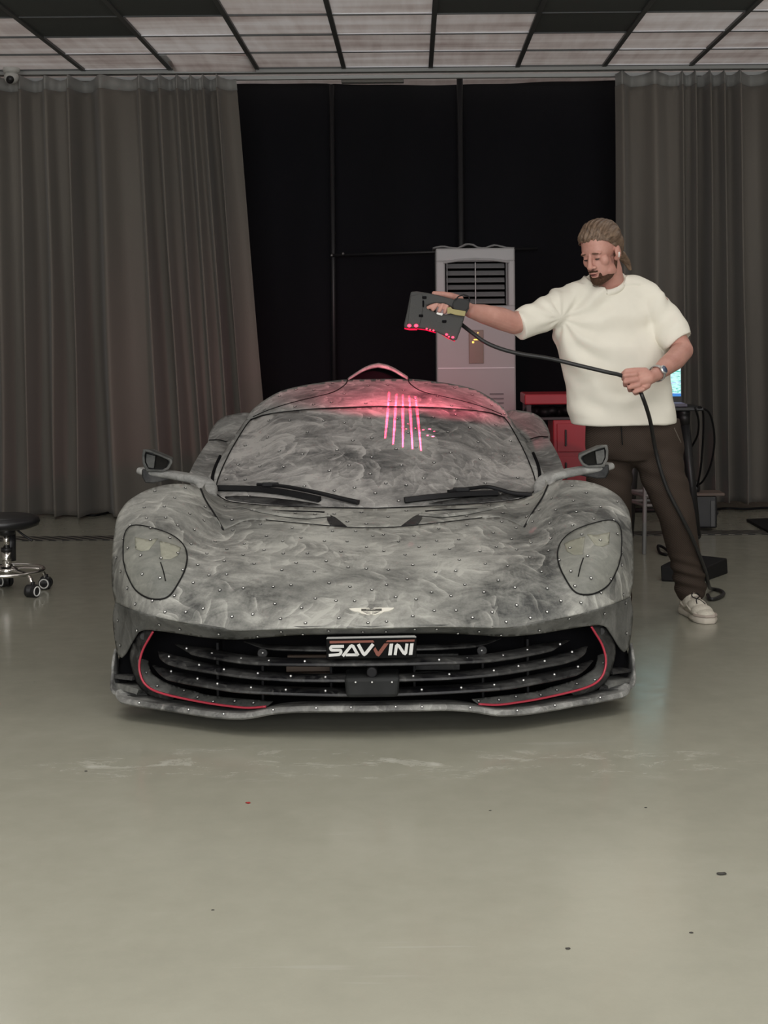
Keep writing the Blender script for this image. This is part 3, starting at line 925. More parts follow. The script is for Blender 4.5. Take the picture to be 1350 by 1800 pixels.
for k in range(5):
    a = R(-38 + 72 * k)
    dx, dy = math.cos(a), math.sin(a)
    tube('leg', [(cx + .03 * dx, D + .03 * dy, .125), (cx + .12 * dx, D + .12 * dy, .12), (cx + .19 * dx, D + .19 * dy, .105), (cx + .215 * dx, D + .215 * dy, .06)], .012, M['chrome'], so)
    kx, ky = cx + .22 * dx, D + .22 * dy
    cs_ = bmesh.new(); cyl(cs_, (kx - .024, ky - .01, .035), (kx + .024, ky - .01, .035), .033, n=28); cyl(cs_, (kx, ky, .05), (kx, ky, .08), .012)
    w_ = bmo('caster', cs_, M['black'], so); sharp(w_)
    ax = Vector((math.cos(a * 1.3 + .9), -abs(math.sin(a + .6)) - .4, 0)).normalized()
    for sg in (1, -1):
        pc = Vector((kx, ky - .01, .033)) + ax * .02 * sg
        bmm = bmesh.new(); cyl(bmm, pc - ax * .01, pc + ax * .01, .033, n=28); sharp(bmo('wheel', bmm, M['black'], w_))
        bmm = bmesh.new()
        ring = [pc + ax * sg * .011 + (Vector((0, 0, 1)) * math.cos(t) + ax.cross(Vector((0, 0, 1))) * math.sin(t)) * .024 for t in [2 * PI * j / 28 for j in range(28)]]
        sweep('wheel_rim', ring, circ(.0035, 6), M['white'], w_, closed=True, up=ax)

# ---------------------------------------------------------------- crumbs on the floor
redc = mat('red_crumb', (0.3, 0.01, 0.01), .5)
dk = mat('dark_crumb', (0.03, 0.028, 0.024), .7)
for (px, py, r_, m_, lab) in ((436, 1412, .006, redc, 'tiny red paint flake on the floor in front of the car'),
                             (151, 1356, .004, dk, 'tiny dark crumb on the floor to the lower left of the car'),
                             (1268, 1537, .009, dk, 'dark flat chip on the floor at the lower right'),
                             (1215, 1640, .004, dk, 'small dark crumb near the bottom right of the floor'),
                             (1135, 1420, .003, dk, 'tiny dark crumb on the floor right of the car nose'),
                             (998, 1668, .0045, dk, 'tiny dark crumb low on the floor right of centre'),
                             (862, 1425, .003, dk, 'tiny dark crumb on the floor below the car grille'),
                             (374, 1600, .003, dk, 'tiny dark crumb on the lower left floor')):
    g = G(px, py)
    bm = bmesh.new(); ell(bm, (0, 0, 0), (r_ * 1.3, r_, r_ * .3), n=2)
    rr = random.Random(px)
    for v in bm.verts: v.co *= rr.uniform(.7, 1.25)
    zmin = min(v.co.z for v in bm.verts)
    o = bmo('floor_crumb', bm, m_); o.location = g + Vector((0, 0, -zmin))
    tag(o, lab, 'debris', 'crumbs scattered on the floor')

# ================================================================ the car
D0, NX, SL = 5.24, -0.1495, -0.0122
car = empty('sports_car', (NX, D0, 0), 'low mid-engined sports car covered in grey scanning powder and small target dots', 'car', rz=-SL)


def C(px, py, Y):
    """car-frame point (x right, Y back from the nose, z up) on the car's left-in-photo half"""
    s = F / (D0 + Y)
    u, v = unroll(px, py)
    return Vector((u / s - (NX + SL * Y), Y, H - v / s))


def hv(p):
    d = D0 + p[1]
    return abs(p[0]) * F / d, (H - p[2]) * F / d


class Field:
    """smooth depth of a body surface, fitted through measured points"""
    def __init__(s, ctrl, reg=1e-3):
        P, Y = [], []
        for px, py, y in ctrl:
            if px is None:
                h, v = 0.0, py - CY + (-.6)
            else:
                h, v = hv(C(px, py, y))
            P.append((h, v)); Y.append(y)
            if h > 3: P.append((-h, v)); Y.append(y)
        s.P = np.array(P) / 100.0; Y = np.array(Y)
        n = len(P)
        d = np.linalg.norm(s.P[:, None] - s.P[None], axis=2)
        K = s.phi(d) + reg * np.eye(n)
        Q = np.hstack([np.ones((n, 1)), s.P])
        A = np.zeros((n + 3, n + 3)); A[:n, :n] = K; A[:n, n:] = Q; A[n:, :n] = Q.T
        s.w = np.linalg.solve(A, np.concatenate([Y, np.zeros(3)]))
    def phi(s, r):
        return np.where(r > 1e-9, r * r * np.log(np.maximum(r, 1e-9)), 0)
    def __call__(s, h, v):
        p = np.atleast_2d(np.stack([np.atleast_1d(h), np.atleast_1d(v)], 1)) / 100.0
        d = np.linalg.norm(p[:, None] - s.P[None], axis=2)
        n = len(s.P)
        return s.phi(d) @ s.w[:n] + s.w[n] + p @ s.w[n + 1:]
    def pix(s, px, py):
        """photo pixel -> (h, v) of the surface there"""
        if px is None: return 0.0, py - CY - .6
        y = 0.7
        for _ in range(6):
            h, v = hv(C(px, py, y)); y = float(s(h, v)[0])
        return h, v
    def pt(s, h, v, side=-1, off=0.0):
        y = float(s(h, v)[0]); d = D0 + y
        p = Vector((side * h * d / F, y, H - v * d / F))
        if off:
            e = 2.0
            def q(a, b):
                yy = float(s(a, b)[0]); dd = D0 + yy
                return Vector((side * a * dd / F, yy, H - b * dd / F))
            n = (q(h + e, v) - q(h - e, v)).cross(q(h, v + e) - q(h, v - e)).normalized()
            if n.dot(Vector((0, -D0 - y, H - p.z)) + Vector((-p.x, 0, 0))) < 0: n = -n
            p = p + n * off
        return p
    def P3(s, px, py, side=-1, off=0.0):
        h, v = s.pix(px, py)
        return s.pt(h, v, side, off)
    def nrm(s, h, v, side):
        return (s.pt(h, v, side, 0.01) - s.pt(h, v, side)).normalized()


def inpoly(x, y, poly):
    c = False
    j = len(poly) - 1
    for i in range(len(poly)):
        if (poly[i][1] > y) != (poly[j][1] > y) and x < (poly[j][0] - poly[i][0]) * (y - poly[i][1]) / (poly[j][1] - poly[i][1]) + poly[i][0]:
            c = not c
        j = i
    return c


PANELS = {}


def panel(name, fld, segs, m, parent, g=5.0, th=0.008, off=0.0, one=None, ms=4, smoothseg=True, mats=None, reg=True):
    """body panel: outline given as photo polylines, filled with a fine mesh lying on a depth field"""
    poly = []
    for sg in segs:
        pts = [fld.pix(*p) for p in sg]
        if len(pts) > 2: pts = crom(pts, ms)
        if poly and np.hypot(poly[-1][0] - pts[0][0], poly[-1][1] - pts[0][1]) < .5: pts = pts[1:]
        poly += [tuple(map(float, p)) for p in pts]
    if np.hypot(poly[0][0] - poly[-1][0], poly[0][1] - poly[-1][1]) < .5: poly.pop()
    # even out the boundary
    dense = []
    for i, a in enumerate(poly):
        b = poly[(i + 1) % len(poly)]
        L = math.hypot(b[0] - a[0], b[1] - a[1]); k = max(1, int(L / (g * 1.1)))
        for t in range(k): dense.append((a[0] + (b[0] - a[0]) * t / k, a[1] + (b[1] - a[1]) * t / k))
    dense = [(max(0.0, p[0]), p[1]) for p in dense]
    if reg: PANELS[name] = (fld, dense)
    n = len(dense)
    D_ = np.array(dense)
    xs = np.arange(D_[:, 0].min() + g * .5, D_[:, 0].max(), g); ys = np.arange(D_[:, 1].min() + g * .5, D_[:, 1].max(), g)
    inner = []
    for j, y in enumerate(ys):
        for x in xs:
            x2 = x + (g * .5 if j % 2 else 0)
            if inpoly(x2, y, dense) and np.min(np.hypot(D_[:, 0] - x2, D_[:, 1] - y)) > g * .55:
                inner.append((x2, y))
    allp = [Vector(p) for p in dense + inner]
    vo, _, fo, *_ = delaunay_2d_cdt(allp, [(i, (i + 1) % n) for i in range(n)], [], 1, 1e-4)
    A = np.array([(v.x, v.y) for v in vo])
    Y = fld(A[:, 0], A[:, 1])
    objs = []
    sides = (one,) if one else (-1, 1)
    bm = bmesh.new()
    for sd in sides:
        vs_ = []
        for (h, v), y in zip(A, Y):
            d = D0 + y
            vs_.append(bm.verts.new((sd * h * d / F, y, H - v * d / F)))
        for f in fo:
            try: bm.faces.new([vs_[i] for i in (f if sd < 0 else reversed(f))])
            except ValueError: pass
    bmesh.ops.remove_doubles(bm, verts=bm.verts, dist=0.0004)
    bmesh.ops.recalc_face_normals(bm, faces=bm.faces)
    bm.normal_update()
    # make the fronts face the viewer side
    tot = sum(f.normal.dot(Vector((0, 0, H)) - Vector((0, -D0, 0)) * -1 - f.calc_center_median()) * f.calc_area() for f in bm.faces)
    tot = sum(f.normal.dot(Vector((0, -D0, H)) - f.calc_center_median()) * f.calc_area() for f in bm.faces)
    if tot < 0: bmesh.ops.reverse_faces(bm, faces=bm.faces)
    if off:
        bm.normal_update()
        for v in bm.verts: v.co += v.normal * off
    o = bmo(name, bm, m, parent, recalc=False)
    if th:
        s = o.modifiers.new('t', 'SOLIDIFY'); s.thickness = th; s.offset = -1
    return o


# ---- depth fields (photo column, row, metres behind the nose)
crease = [(None, 1103, .02), (530, 1103, .04), (440, 1107, .075), (400, 1106, .10), (340, 1096, .15), (280, 1084, .21), (238, 1072, .31), (203, 1058, .50)]
sil = [(203, 1058, .50), (198, 1030, .56), (197, 990, .62), (200, 950, .71), (206, 912, .82), (216, 892, .90), (230, 877, .97), (258, 861, 1.04), (290, 852, 1.08), (318, 850, 1.10), (340, 853, 1.14), (353, 859, 1.16)]
fseam = [(353, 859, 1.16), (362, 880, 1.08), (378, 905, .99), (393, 932, .90)]
hoodr = [(393, 932, .90), (430, 915, .98), (465, 914, .97), (540, 921, .92), (611, 927, .90), (None, 928, .90)]
FB = Field(crease + sil + fseam[1:-1] + hoodr + [
    (None, 1075, .10), (None, 1045, .22), (None, 980, .50), (540, 1055, .18), (540, 980, .50), (450, 1060, .17), (450, 985, .48),
    (400, 1050, .20), (400, 990, .43), (393, 960, .66), (215, 1035, .44), (212, 990, .50), (225, 932, .67), (242, 900, .80), (300, 868, .97),
    (240, 1000, .40), (275, 990, .385), (322, 1000, .38), (272, 930, .61), (300, 1045, .27), (240, 1042, .35), (330, 1062, .22), (285, 900, .78), (340, 900, .86), (350, 960, .60)], 2e-3)
edge = [(None, 1116, .06), (600, 1116, .062), (530, 1116, .075), (470, 1120, .10), (417, 1124, .13), (360, 1120, .17), (313, 1113, .23), (275, 1108, .27), (255, 1107, .30), (243, 1111, .32), (232, 1128, .36), (222, 1146, .40), (214, 1155, .43)]
FL = Field(crease + edge + [(206, 1145, .48), (199, 1100, .52), (225, 1090, .385), (250, 1092, .29)], 1e-4)
gbase = [(None, 894, 1.31), (500, 890, 1.36), (420, 884, 1.45), (395, 878, 1.50), (378, 866, 1.60)]
FC = Field(hoodr + fseam[:-1] + gbase + [(357, 858, 1.42), (366, 848, 1.58), (430, 900, 1.15), (None, 910, 1.08), (400, 905, 1.08)], 1e-4)
gside = [(378, 866, 1.60), (385, 838, 1.80), (405, 794, 2.07), (430, 752, 2.39), (441, 738, 2.50)]
gtop = [(441, 738, 2.50), (475, 728, 2.42), (560, 719, 2.33), (None, 715, 2.30)]
FG = Field(gbase + gside[1:] + gtop[1:] + [(None, 790, 1.80), (500, 792, 1.87), (430, 800, 2.02), (None, 750, 2.05), (490, 755, 2.14)], 1e-3)
rsil = [(441, 738, 2.50), (434, 734, 2.55), (447, 717, 2.66), (470, 700, 2.74), (495, 687, 2.80), (530, 678, 2.84), (560, 673, 2.86), (605, 667, 2.88), (None, 666, 2.88)]
FR = Field(gtop + rsil[1:] + [(None, 690, 2.53), (560, 695, 2.56), (500, 702, 2.62)], 1e-3)
pout = [(441, 738, 2.50), (434, 736, 2.56), (420, 755, 2.47), (398, 787, 2.24), (376, 822, 1.95), (363, 846, 1.72), (366, 858, 1.66), (378, 866, 1.60)]
FP = Field(gside + pout[1:-1], 1e-4)
FH = Field([(366, 775, 3.30), (372, 755, 3.48), (382, 741, 3.56), (395, 732, 3.60), (415, 727, 3.65), (434, 725, 3.70), (450, 728, 3.80), (385, 775, 3.2), (402, 779, 3.15), (430, 785, 3.15), (405, 750, 3.4), (440, 760, 3.4)], 1e-3)
FD = Field([(333, 832, 2.0), (345, 808, 2.4), (360, 785, 2.8), (368, 774, 3.0), (385, 774, 3.05), (402, 779, 3.05), (428, 790, 3.0), (405, 800, 2.65), (380, 825, 2.2), (365, 852, 1.85), (340, 848, 1.85), (360, 815, 2.35)], 1e-3)

P2 = lambda L: [(a, b) for a, b, _ in L]
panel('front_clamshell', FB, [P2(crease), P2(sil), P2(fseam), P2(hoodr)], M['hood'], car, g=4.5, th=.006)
panel('bumper_edge', FL, [P2(crease), [(203, 1058), (199, 1085), (202, 1120), (207, 1147), (214, 1155)], P2(edge)[::-1][:4], P2(edge)[::-1][3:]], M['lip'], car, g=4, th=.006)
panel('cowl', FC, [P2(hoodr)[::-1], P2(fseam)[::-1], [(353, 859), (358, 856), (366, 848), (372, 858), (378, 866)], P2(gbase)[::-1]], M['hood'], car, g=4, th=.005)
panel('windscreen', FG, [P2(gbase), P2(gside), P2(gtop)], M['glass'], car, g=4.5, th=.006)
panel('roof', FR, [P2(rsil), P2(gtop)[::-1]], M['roof'], car, g=4, th=.006)
panel('a_pillar', FP, [P2(gside), P2(pout)], M['roof'], car, g=3, th=.006, one=-1)
panel('a_pillar', FP, [P2(gside), P2(pout)], M['roof'], car, g=3, th=.006, one=1, reg=False)
hpoly = [[(366, 779), (367, 768), (372, 755), (382, 741), (395, 732), (415, 727), (434, 725), (450, 729)], [(450, 729), (452, 760), (430, 790)], [(430, 790), (402, 779), (385, 774), (366, 779)]]
dpoly = [[(333, 832), (345, 808), (360, 785), (368, 774)], [(368, 774), (385, 773), (402, 778), (428, 790)], [(428, 790), (405, 800), (385, 838), (372, 864)], [(372, 864), (350, 862), (336, 850), (333, 832)]]
for sd in (-1, 1):
    panel('rear_haunch', FH, hpoly, M['roof'], car, g=4, th=.006, one=sd)
    panel('door_shoulder', FD, dpoly, M['roof'], car, g=4, th=.006, one=sd)

# ---- headlight lenses
hl = [(219, 985), (219, 955), (223, 934), (236, 924), (262, 927), (300, 940), (322, 958), (329, 978), (326, 1000), (316, 1022), (301, 1045), (285, 1053), (262, 1051), (240, 1036), (226, 1010), (219, 985)]


def hv_loop(fld, pts, ms=5):
    q = [fld.pix(*p) for p in pts]
    return crom(q, ms)


for sd in (-1, 1):
    o = panel('headlight', FB, [hl], M['lamp'], car, g=4, th=.004, off=.0035, one=sd, reg=False)
    loop = [FB.pt(h, v, sd, .003) for h, v in hv_loop(FB, hl, 4)[:-1]]
    sweep('headlight_seal', loop, circ(.0032, 6), M['seam'], o, closed=True)
    # inner lamp windows showing paler through the powder, and a dark fin
    lw = M['lampwin']
    for quad in ([(239, 945), (262, 950), (278, 948), (263, 968), (250, 970), (240, 966)], [(281, 952), (305, 958), (318, 964), (312, 978), (300, 984), (284, 984)]):
        panel('lamp_window', FB, [quad + quad[:1]], lw, o, g=4, th=.002, off=.0052, one=sd, reg=False, ms=1)
    q = [FB.P3(a, b, sd, .006) for a, b in ((283, 990), (288, 1005), (292, 1022))]
    tube('lamp_fin', q, .0022, M['seam'], o, n=6, res=3)


# ---- seams
def seam(name, fld, pts, r=.003, side=None, m=None):
    for sd in ((side,) if side else (-1, 1)):
        q = crom([fld.pix(*p) for p in pts], 4)
        tube(name, [fld.pt(h, v, sd, .001) for h, v in q], r, m or M['seam'], car, n=6, res=1)


def seam_full(name, fld, pts, r=.003):
    q = crom([fld.pix(*p) for p in pts], 4)
    L = [fld.pt(h, v, -1, .001) for h, v in q] + [fld.pt(h, v, 1, .001) for h, v in q[::-1][1:]]
    tube(name, L, r, M['seam'], car, n=6, res=1)


seam('fender_seam', FB, P2(fseam), .0042)
seam_full('windscreen_header_seam', FR, P2(gtop), .0045)
seam_full('windscreen_base_seam', FG, P2(gbase)[::-1], .0028)
seam('windscreen_side_seam', FG, P2(gside), .003)
seam_full('hood_seam', FB, [(468, 914), (540, 921), (611, 927), (None, 928)], .0022)
seam('roof_seam', FR, [(612, 667), (606, 677), (585, 690), (550, 699), (510, 709), (470, 722), (445, 733)], .003)
seam('haunch_seam', FD, [(368, 774), (385, 773.5), (402, 778)], .004)
for sd in (-1, 1):
    tube('pillar_gap', [FP.P3(a, b, sd, .004) for a, b in ((388, 803), (379, 822), (374, 838), (374, 852))], .0075, M['pit'], car, n=8)
    # cowl air slots and the stepped bonnet vents
    q = [FC.P3(a, b, sd, .002) for a, b in ((478, 897.5), (520, 899), (570, 901))]
    sweep('cowl_slot', q, rrect(.012, .005), M['pit'], car, scale=[.2, 1, 1])
    v = panel('bonnet_vent', FC, [[(575, 904), (590, 911), (604, 922), (610, 927), (596, 926), (581, 925), (575, 914), (575, 904)]], M['carbon'], car, g=3, th=.004, off=.004, one=sd, reg=False, ms=1)
    # raised strake sweeping out from each vent
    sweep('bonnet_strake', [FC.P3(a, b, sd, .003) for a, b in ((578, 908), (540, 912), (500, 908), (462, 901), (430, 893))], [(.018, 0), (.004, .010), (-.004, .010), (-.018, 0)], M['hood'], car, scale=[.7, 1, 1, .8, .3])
    panel('wiper_well', FG, [[(396, 873), (440, 872), (520, 880), (565, 888), (520, 889.5), (440, 884), (400, 878), (396, 873)]], M['carbon'], car, g=4, th=.003, off=.002, one=sd, reg=False, ms=2)

# ---- lower mouth: recess, slats, frame, red pinstripe, splitter
FM = Field([(None, 1110, .42), (None, 1245, .42), (400, 1110, .45), (400, 1250, .45), (235, 1110, .55), (215, 1230, .58), (235, 1180, .55)], 1e-2)
panel('mouth_recess', FM, [[(None, 1098), (400, 1094), (300, 1090), (228, 1098)], [(228, 1098), (214, 1140), (207, 1180), (207, 1222)], [(207, 1222), (300, 1240), (400, 1252), (500, 1250), (None, 1246)]], M['pit'], car, g=10, th=.01, reg=False)


def pathY(pts, side):
    q = crom([tuple(C(*p)) for p in pts], 6)
    return [Vector((abs(a) * side, b, c)) for a, b, c in q]


def full(pts):
    """pts from the side to the axis; returns the mirrored full path"""
    q = crom([tuple(C(*p)) if p[0] is not None else (0.0, p[2], H - (p[1] - CY - .6) * (D0 + p[2]) / F) for p in pts], 5)
    L = [Vector(p) for p in q]
    return L + [Vector((-p.x, p.y, p.z)) for p in L[::-1][1:]]


blade = [(-.045, .004), (-.02, .010), (.03, .010), (.048, .004), (.05, -.003), (.045, -.007), (.02, -.006), (-.045, -.002)]


def slat(pts, w=1.0):
    L = full(pts)
    n = len(L)
    sc = [min(1.0, .12 + .88 * (min(i, n - 1 - i) / 7.0)) * w for i in range(n)]
    sweep('grille_slat', L, [(-a, b) for a, b in blade] if False else blade, M['carbon'], car, scale=sc)


slat([(430, 1127, .26), (470, 1136, .20), (520, 1139, .15), (580, 1140, .12), (None, 1140, .11)], .7)
slat([(311, 1132, .36), (344, 1141, .28), (375, 1149, .22), (430, 1158, .16), (480, 1162, .12), (572, 1163, .09), (None, 1163, .08)])
slat([(281, 1144, .38), (300, 1156, .30), (333, 1167, .24), (365, 1173, .20), (395, 1178, .17), (447, 1185, .13), (520, 1190, .10), (602, 1191, .085), (None, 1191, .08)])
slat([(271, 1169, .38), (300, 1184, .28), (330, 1192, .23), (355, 1197, .19), (400, 1205, .15), (439, 1210, .12), (520, 1214, .10), (602, 1216, .085), (None, 1216, .08)])
for sd in (-1, 1):
    for px, y0, y1, yy in ((383, 1128, 1240, .30), (462, 1150, 1238, .28), (582, 1150, 1238, .26)):
        a, b = C(px, y0, yy), C(px, y1, yy)
        box('grille_strut', (abs(a.x) * sd, yy + .05, (a.z + b.z) / 2), (.010, .12, abs(a.z - b.z)), M['rubber'], car, .002)
    a = C(462, 1147, .20)
    bm = bmesh.new(); cyl(bm, (abs(a.x) * sd, .19, a.z), (abs(a.x) * sd, .26, a.z), .018, .02, 24)
    sen = bevel(bmo('parking_sensor', bm, M['carbon'], car, smooth=False), .003)
    for (xa, ya, xb, yb) in ((503, 1167, 586, 1180), (505, 1183, 586, 1186), (505, 1152, 586, 1158)):
        a, b = C(xa, ya, .33), C(xb, yb, .33)
        box('radiator_core', (sd * abs((a.x + b.x) / 2), .34, (a.z + b.z) / 2), (abs(a.x - b.x), .02, abs(a.z - b.z)), M['copper'] if sd < 0 else M['carbon'], car, .002)

# mouth frame: dusty floor of the intake, outer frame and pinstripe
rl = [(270, 1109, .30), (263, 1121, .31), (253, 1139, .33), (247, 1158, .335), (246, 1176, .335), (251, 1194, .325), (262, 1207, .31), (280, 1216, .28), (310, 1224, .24), (360, 1234, .19), (400, 1240, .155), (435, 1243.5, .13), (468, 1241.5, .11)]
inner = [(262, 1160, .42), (266, 1178, .40), (278, 1190, .37), (304, 1203, .31), (340, 1213, .26), (369, 1221, .22), (435, 1228, .16), (480, 1232, .13)]
outer = [(244, 1114, .35), (233, 1132, .38), (229, 1152, .39), (233, 1175, .38), (241, 1198, .36), (254, 1214, .34), (272, 1224, .31), (310, 1233, .27), (360, 1242, .22), (400, 1247, .18), (435, 1249, .15), (470, 1245, .13)]
FI = Field(rl + inner, 1e-4)
FO = Field(rl + outer, 1e-4)
for sd in (-1, 1):
    panel('intake_floor', FI, [P2(rl)[4:], [(468, 1241), (480, 1232)], P2(inner)[::-1], [(262, 1160), (247, 1158), (246, 1176)]], M['lip'], car, g=3.5, th=.006, one=sd, reg=(sd < 0))
    panel('intake_frame', FO, [P2(rl)[:9], [(310, 1224), (300, 1231)], P2(outer)[:8][::-1] if False else [(300, 1231), (272, 1224), (254, 1214), (241, 1198), (233, 1175), (229, 1152), (233, 1132), (244, 1114)], [(244, 1114), (256, 1108), (270, 1109)]], M['carbon'], car, g=3.5, th=.006, one=sd, reg=False)
    tube('red_pinstripe', pathY([(a, b, y - .006) for a, b, y in rl], sd), .0042, M['redline'], car, n=8, res=1)
    a = C(253, 1118, .33)
    bm = bmesh.new(); cyl(bm, (abs(a.x) * sd, .33, a.z), (abs(a.x) * sd, .37, a.z), .014, .014, 20); bevel(bmo('tow_eye_cover', bm, M['carbon'], car, smooth=False), .003)
    # canards between the corner and the end plate
    sweep('canard', pathY([(212, 1187, .50), (222, 1188, .44), (236, 1189, .40), (243, 1190, .39)], sd), [(-.03, .006), (.03, .010), (.034, -.004), (-.03, -.003)], M['carbon'], car)
    sweep('canard', pathY([(213, 1204, .50), (222, 1205, .43), (240, 1209, .38), (250, 1214, .37)], sd), [(-.034, .008), (.034, .014), (.036, -.006), (-.034, -.004)], M['lip'], car)
    # end plate
    ep = [(206, 1151, .56), (204, 1163, .53), (203, 1178, .50), (204, 1195, .47), (207, 1210, .43), (213, 1221, .39)]
    sweep('end_plate', pathY(ep, sd), rrect(.012, .07, .4), M['splitter'], car, up=(0, 1, 0))
lip = [(209, 1216, .385), (213, 1226, .36), (222, 1232, .335), (260, 1239, .29), (300, 1245, .245), (340, 1251.5, .20), (380, 1257, .155), (412, 1259, .125), (440, 1258, .105), (475, 1251.5, .09), (510, 1248, .08), (560, 1247, .07), (None, 1247, .06)]
Lp = full([(a, b - 1, c) for a, b, c in lip])
spl = [(-.10, .003), (-.02, .0125), (.004, .0115), (.012, .004), (.013, -.004), (.006, -.0105), (-.10, -.010)]
sweep('front_splitter', Lp, spl, M['splitter'], car)
# flat undertray behind the splitter
ed = [p for p in Lp[::3]]
V = [Vector((p.x, p.y + .06, p.z)) for p in ed] + [Vector((p.x * .97, .95, .13)) for p in ed]
n = len(ed)
o = build('undertray', V, [(i, i + 1, n + i + 1, n + i) for i in range(n - 1)], M['pit'], car, False)
o.modifiers.new('t', 'SOLIDIFY').thickness = .01

# radar box and bolt
a, b = C(606, 1185, .07), C(703, 1219, .07)
bm = bmesh.new()
cxr, czr, wr, hr = (a.x + b.x) / 2, (a.z + b.z) / 2, b.x - a.x, a.z - b.z
vs_ = bx(bm, (cxr, .085, czr), (wr, .15, hr))
for v in vs_:
    if v.co.z < czr: v.co.x = cxr + (v.co.x - cxr) * .93
bevel(bmo('radar_cover', bm, mat('radar_dark', (0.018, 0.019, 0.019), .6, var=(12, .6), spec=.2), car, smooth=False), .012, 3)
a = C(654, 1176, .08)
bm = bmesh.new(); cyl(bm, (a.x, .02, a.z), (a.x, .16, a.z), .018, .02, 20); bevel(bmo('washer_nozzle', bm, M['rubber'], car, smooth=False), .004)

# ---- number plate with its lettering (drawn on a 1000 x 250 board)
PY = .035
tl, tr, bl_, br_ = C(573, 1121, PY), C(732, 1119, PY), C(574, 1160, PY), C(733, 1157, PY)
pr = tag(empty('plate_tmp'), kind=None); bpy.data.objects.remove(pr, do_unlink=True)


def pl(zx, zy, dy=0.0):
    """zoom pixel on the plate -> car frame"""
    px, py = 550 + zx / 6.4286, 1050 + zy / 6.4263
    return C(px, py, PY) + Vector((0, -dy, 0))


outl = [(150, 462), (165, 446), (1150, 430), (1172, 448), (1172, 675), (1155, 688), (165, 700), (150, 690)]
plate = prism('plate_board', [pl(*p) for p in outl], (0, .022, 0), mat('plate_black', (0.003, 0.003, 0.003), .6, spec=.1), car, .003)
box('plate_bracket', (pl(660, 570).x, PY + .05, pl(660, 600).z), (.22, .06, .05), M['rubber'], car, .003)
rimm = mat('plate_rim', (0.3, 0.3, 0.29), .5, .3)
o = prism('plate_rim', [pl(152, 466, .003), pl(165, 446, .003), pl(1150, 430, .003), pl(1171, 448, .003), pl(1160, 455, .003), pl(1148, 452, .003), pl(170, 466, .003)], (0, .004, 0), rimm, plate, 0)


def stroke(name, pts, w, m, y=.0035):
    P = [Vector((a, b)) for a, b in pts]
    L, Rr = [], []
    for i, p in enumerate(P):
        a = (p - P[i - 1]).normalized() if i else (P[1] - P[0]).normalized()
        b = (P[i + 1] - p).normalized() if i < len(P) - 1 else a
        t = (a + b).normalized(); nn = Vector((-t.y, t.x))
        k = w / 2 / max(.55, nn.dot(Vector((-a.y, a.x))))
        L.append(p + nn * k); Rr.append(p - nn * k)
    V, Fc = [], []
    for a, b in zip(L, Rr): V += [pl(a.x, a.y, .0005), pl(b.x, b.y, .0005), pl(a.x, a.y, y), pl(b.x, b.y, y)]
    for i in range(len(P) - 1):
        q = i * 4; r = q + 4
        Fc += [(q + 2, q + 3, r + 3, r + 2), (q, q + 2, r + 2, r), (q + 1, r + 1, r + 3, q + 3)]
    return build(name, V, Fc, m, plate, False)


def poly_letter(name, pts, m):
    return prism(name, [pl(a, b, .0035) for a, b in pts], (0, .003, 0), m, plate)


Wt, Br = M['letter'], M['brown']
stroke('letter_s', crom([(352, 551), (225, 553), (207, 560), (200, 572), (206, 587), (222, 594), (300, 594), (316, 601), (318, 618), (306, 636), (286, 645), (180, 652)], 3), 31, Wt)
stroke('letter_a', [(338, 662), (425, 552), (440, 545), (455, 552), (512, 655)], 33, Wt)
stroke('letter_a', [(510, 648), (372, 648)], 30, Wt)
stroke('letter_v', [(512, 528), (568, 630), (582, 642), (598, 632), (682, 526)], 36, Wt)
poly_letter('check_mark', [(683, 588), (706, 560), (722, 590), (738, 612), (745, 606), (806, 521), (856, 519), (765, 645), (742, 668), (715, 652)], Br)
poly_letter('letter_i', [(868, 524), (908, 522), (890, 651), (850, 653)], Wt)
stroke('letter_n', [(929, 650), (944, 550), (955, 540), (972, 548), (1026, 628), (1040, 634), (1050, 624), (1063, 521)], 33, Wt)
poly_letter('letter_i', [(1100, 521), (1139, 519), (1124, 648), (1084, 650)], Wt)
poly_letter('russet_bar', [(190, 490), (680, 484), (695, 507), (190, 518)], Br)
poly_letter('russet_bar', [(843, 485), (1148, 477), (1148, 499), (824, 505)], Br)


# ---- winged badge, laid on the curve of the nose
def zb(zx, zy, off):
    px, py = 550 + zx / 6.4286, 1050 + zy / 6.4263
    sd = -1 if px <= 652.2 else 1
    h, v = FB.pix(px if sd < 0 else 2 * 652.2 - px, py)
    return FB.pt(h, v, sd, off)


ptsb = [(410, 136), (480, 131), (560, 130), (632, 129), (645, 137), (655, 141), (667, 137), (680, 129), (760, 130), (840, 130), (905, 133), (885, 150), (845, 165), (790, 172), (765, 188), (725, 196), (692, 206), (672, 204), (655, 196), (640, 204), (620, 206), (588, 196), (548, 188), (522, 172), (470, 165), (430, 152)]
V = [zb(a, b, .0005) for a, b in ptsb] + [zb(a, b, .004) for a, b in ptsb]
n = len(ptsb)
badge = build('winged_badge', V, [tuple(range(n)), tuple(range(2 * n - 1, n - 1, -1))] + [(i, (i + 1) % n, n + (i + 1) % n, n + i) for i in range(n)], M['badge'], car, False)
q = [(548, 143), (765, 143), (765, 166), (548, 166)]
V = [zb(a, b, .003) for a, b in q] + [zb(a, b, .0052) for a, b in q]
build('badge_bar', V, [(0, 1, 2, 3), (4, 5, 6, 7), (0, 1, 5, 4), (1, 2, 6, 5), (2, 3, 7, 6), (3, 0, 4, 7)], M['badged'], badge, False)
for k in range(6):
    for sg in (-1, 1):
        a0, a1 = 655 + sg * (10 + 16 * k), 655 + sg * (6 + 8 * k)
        tube('badge_feather', [zb(a0, 170, .004), zb(a1, 170 + 32 - 1.5 * k, .004)], .0006, M['badged'], badge, n=4, res=1)
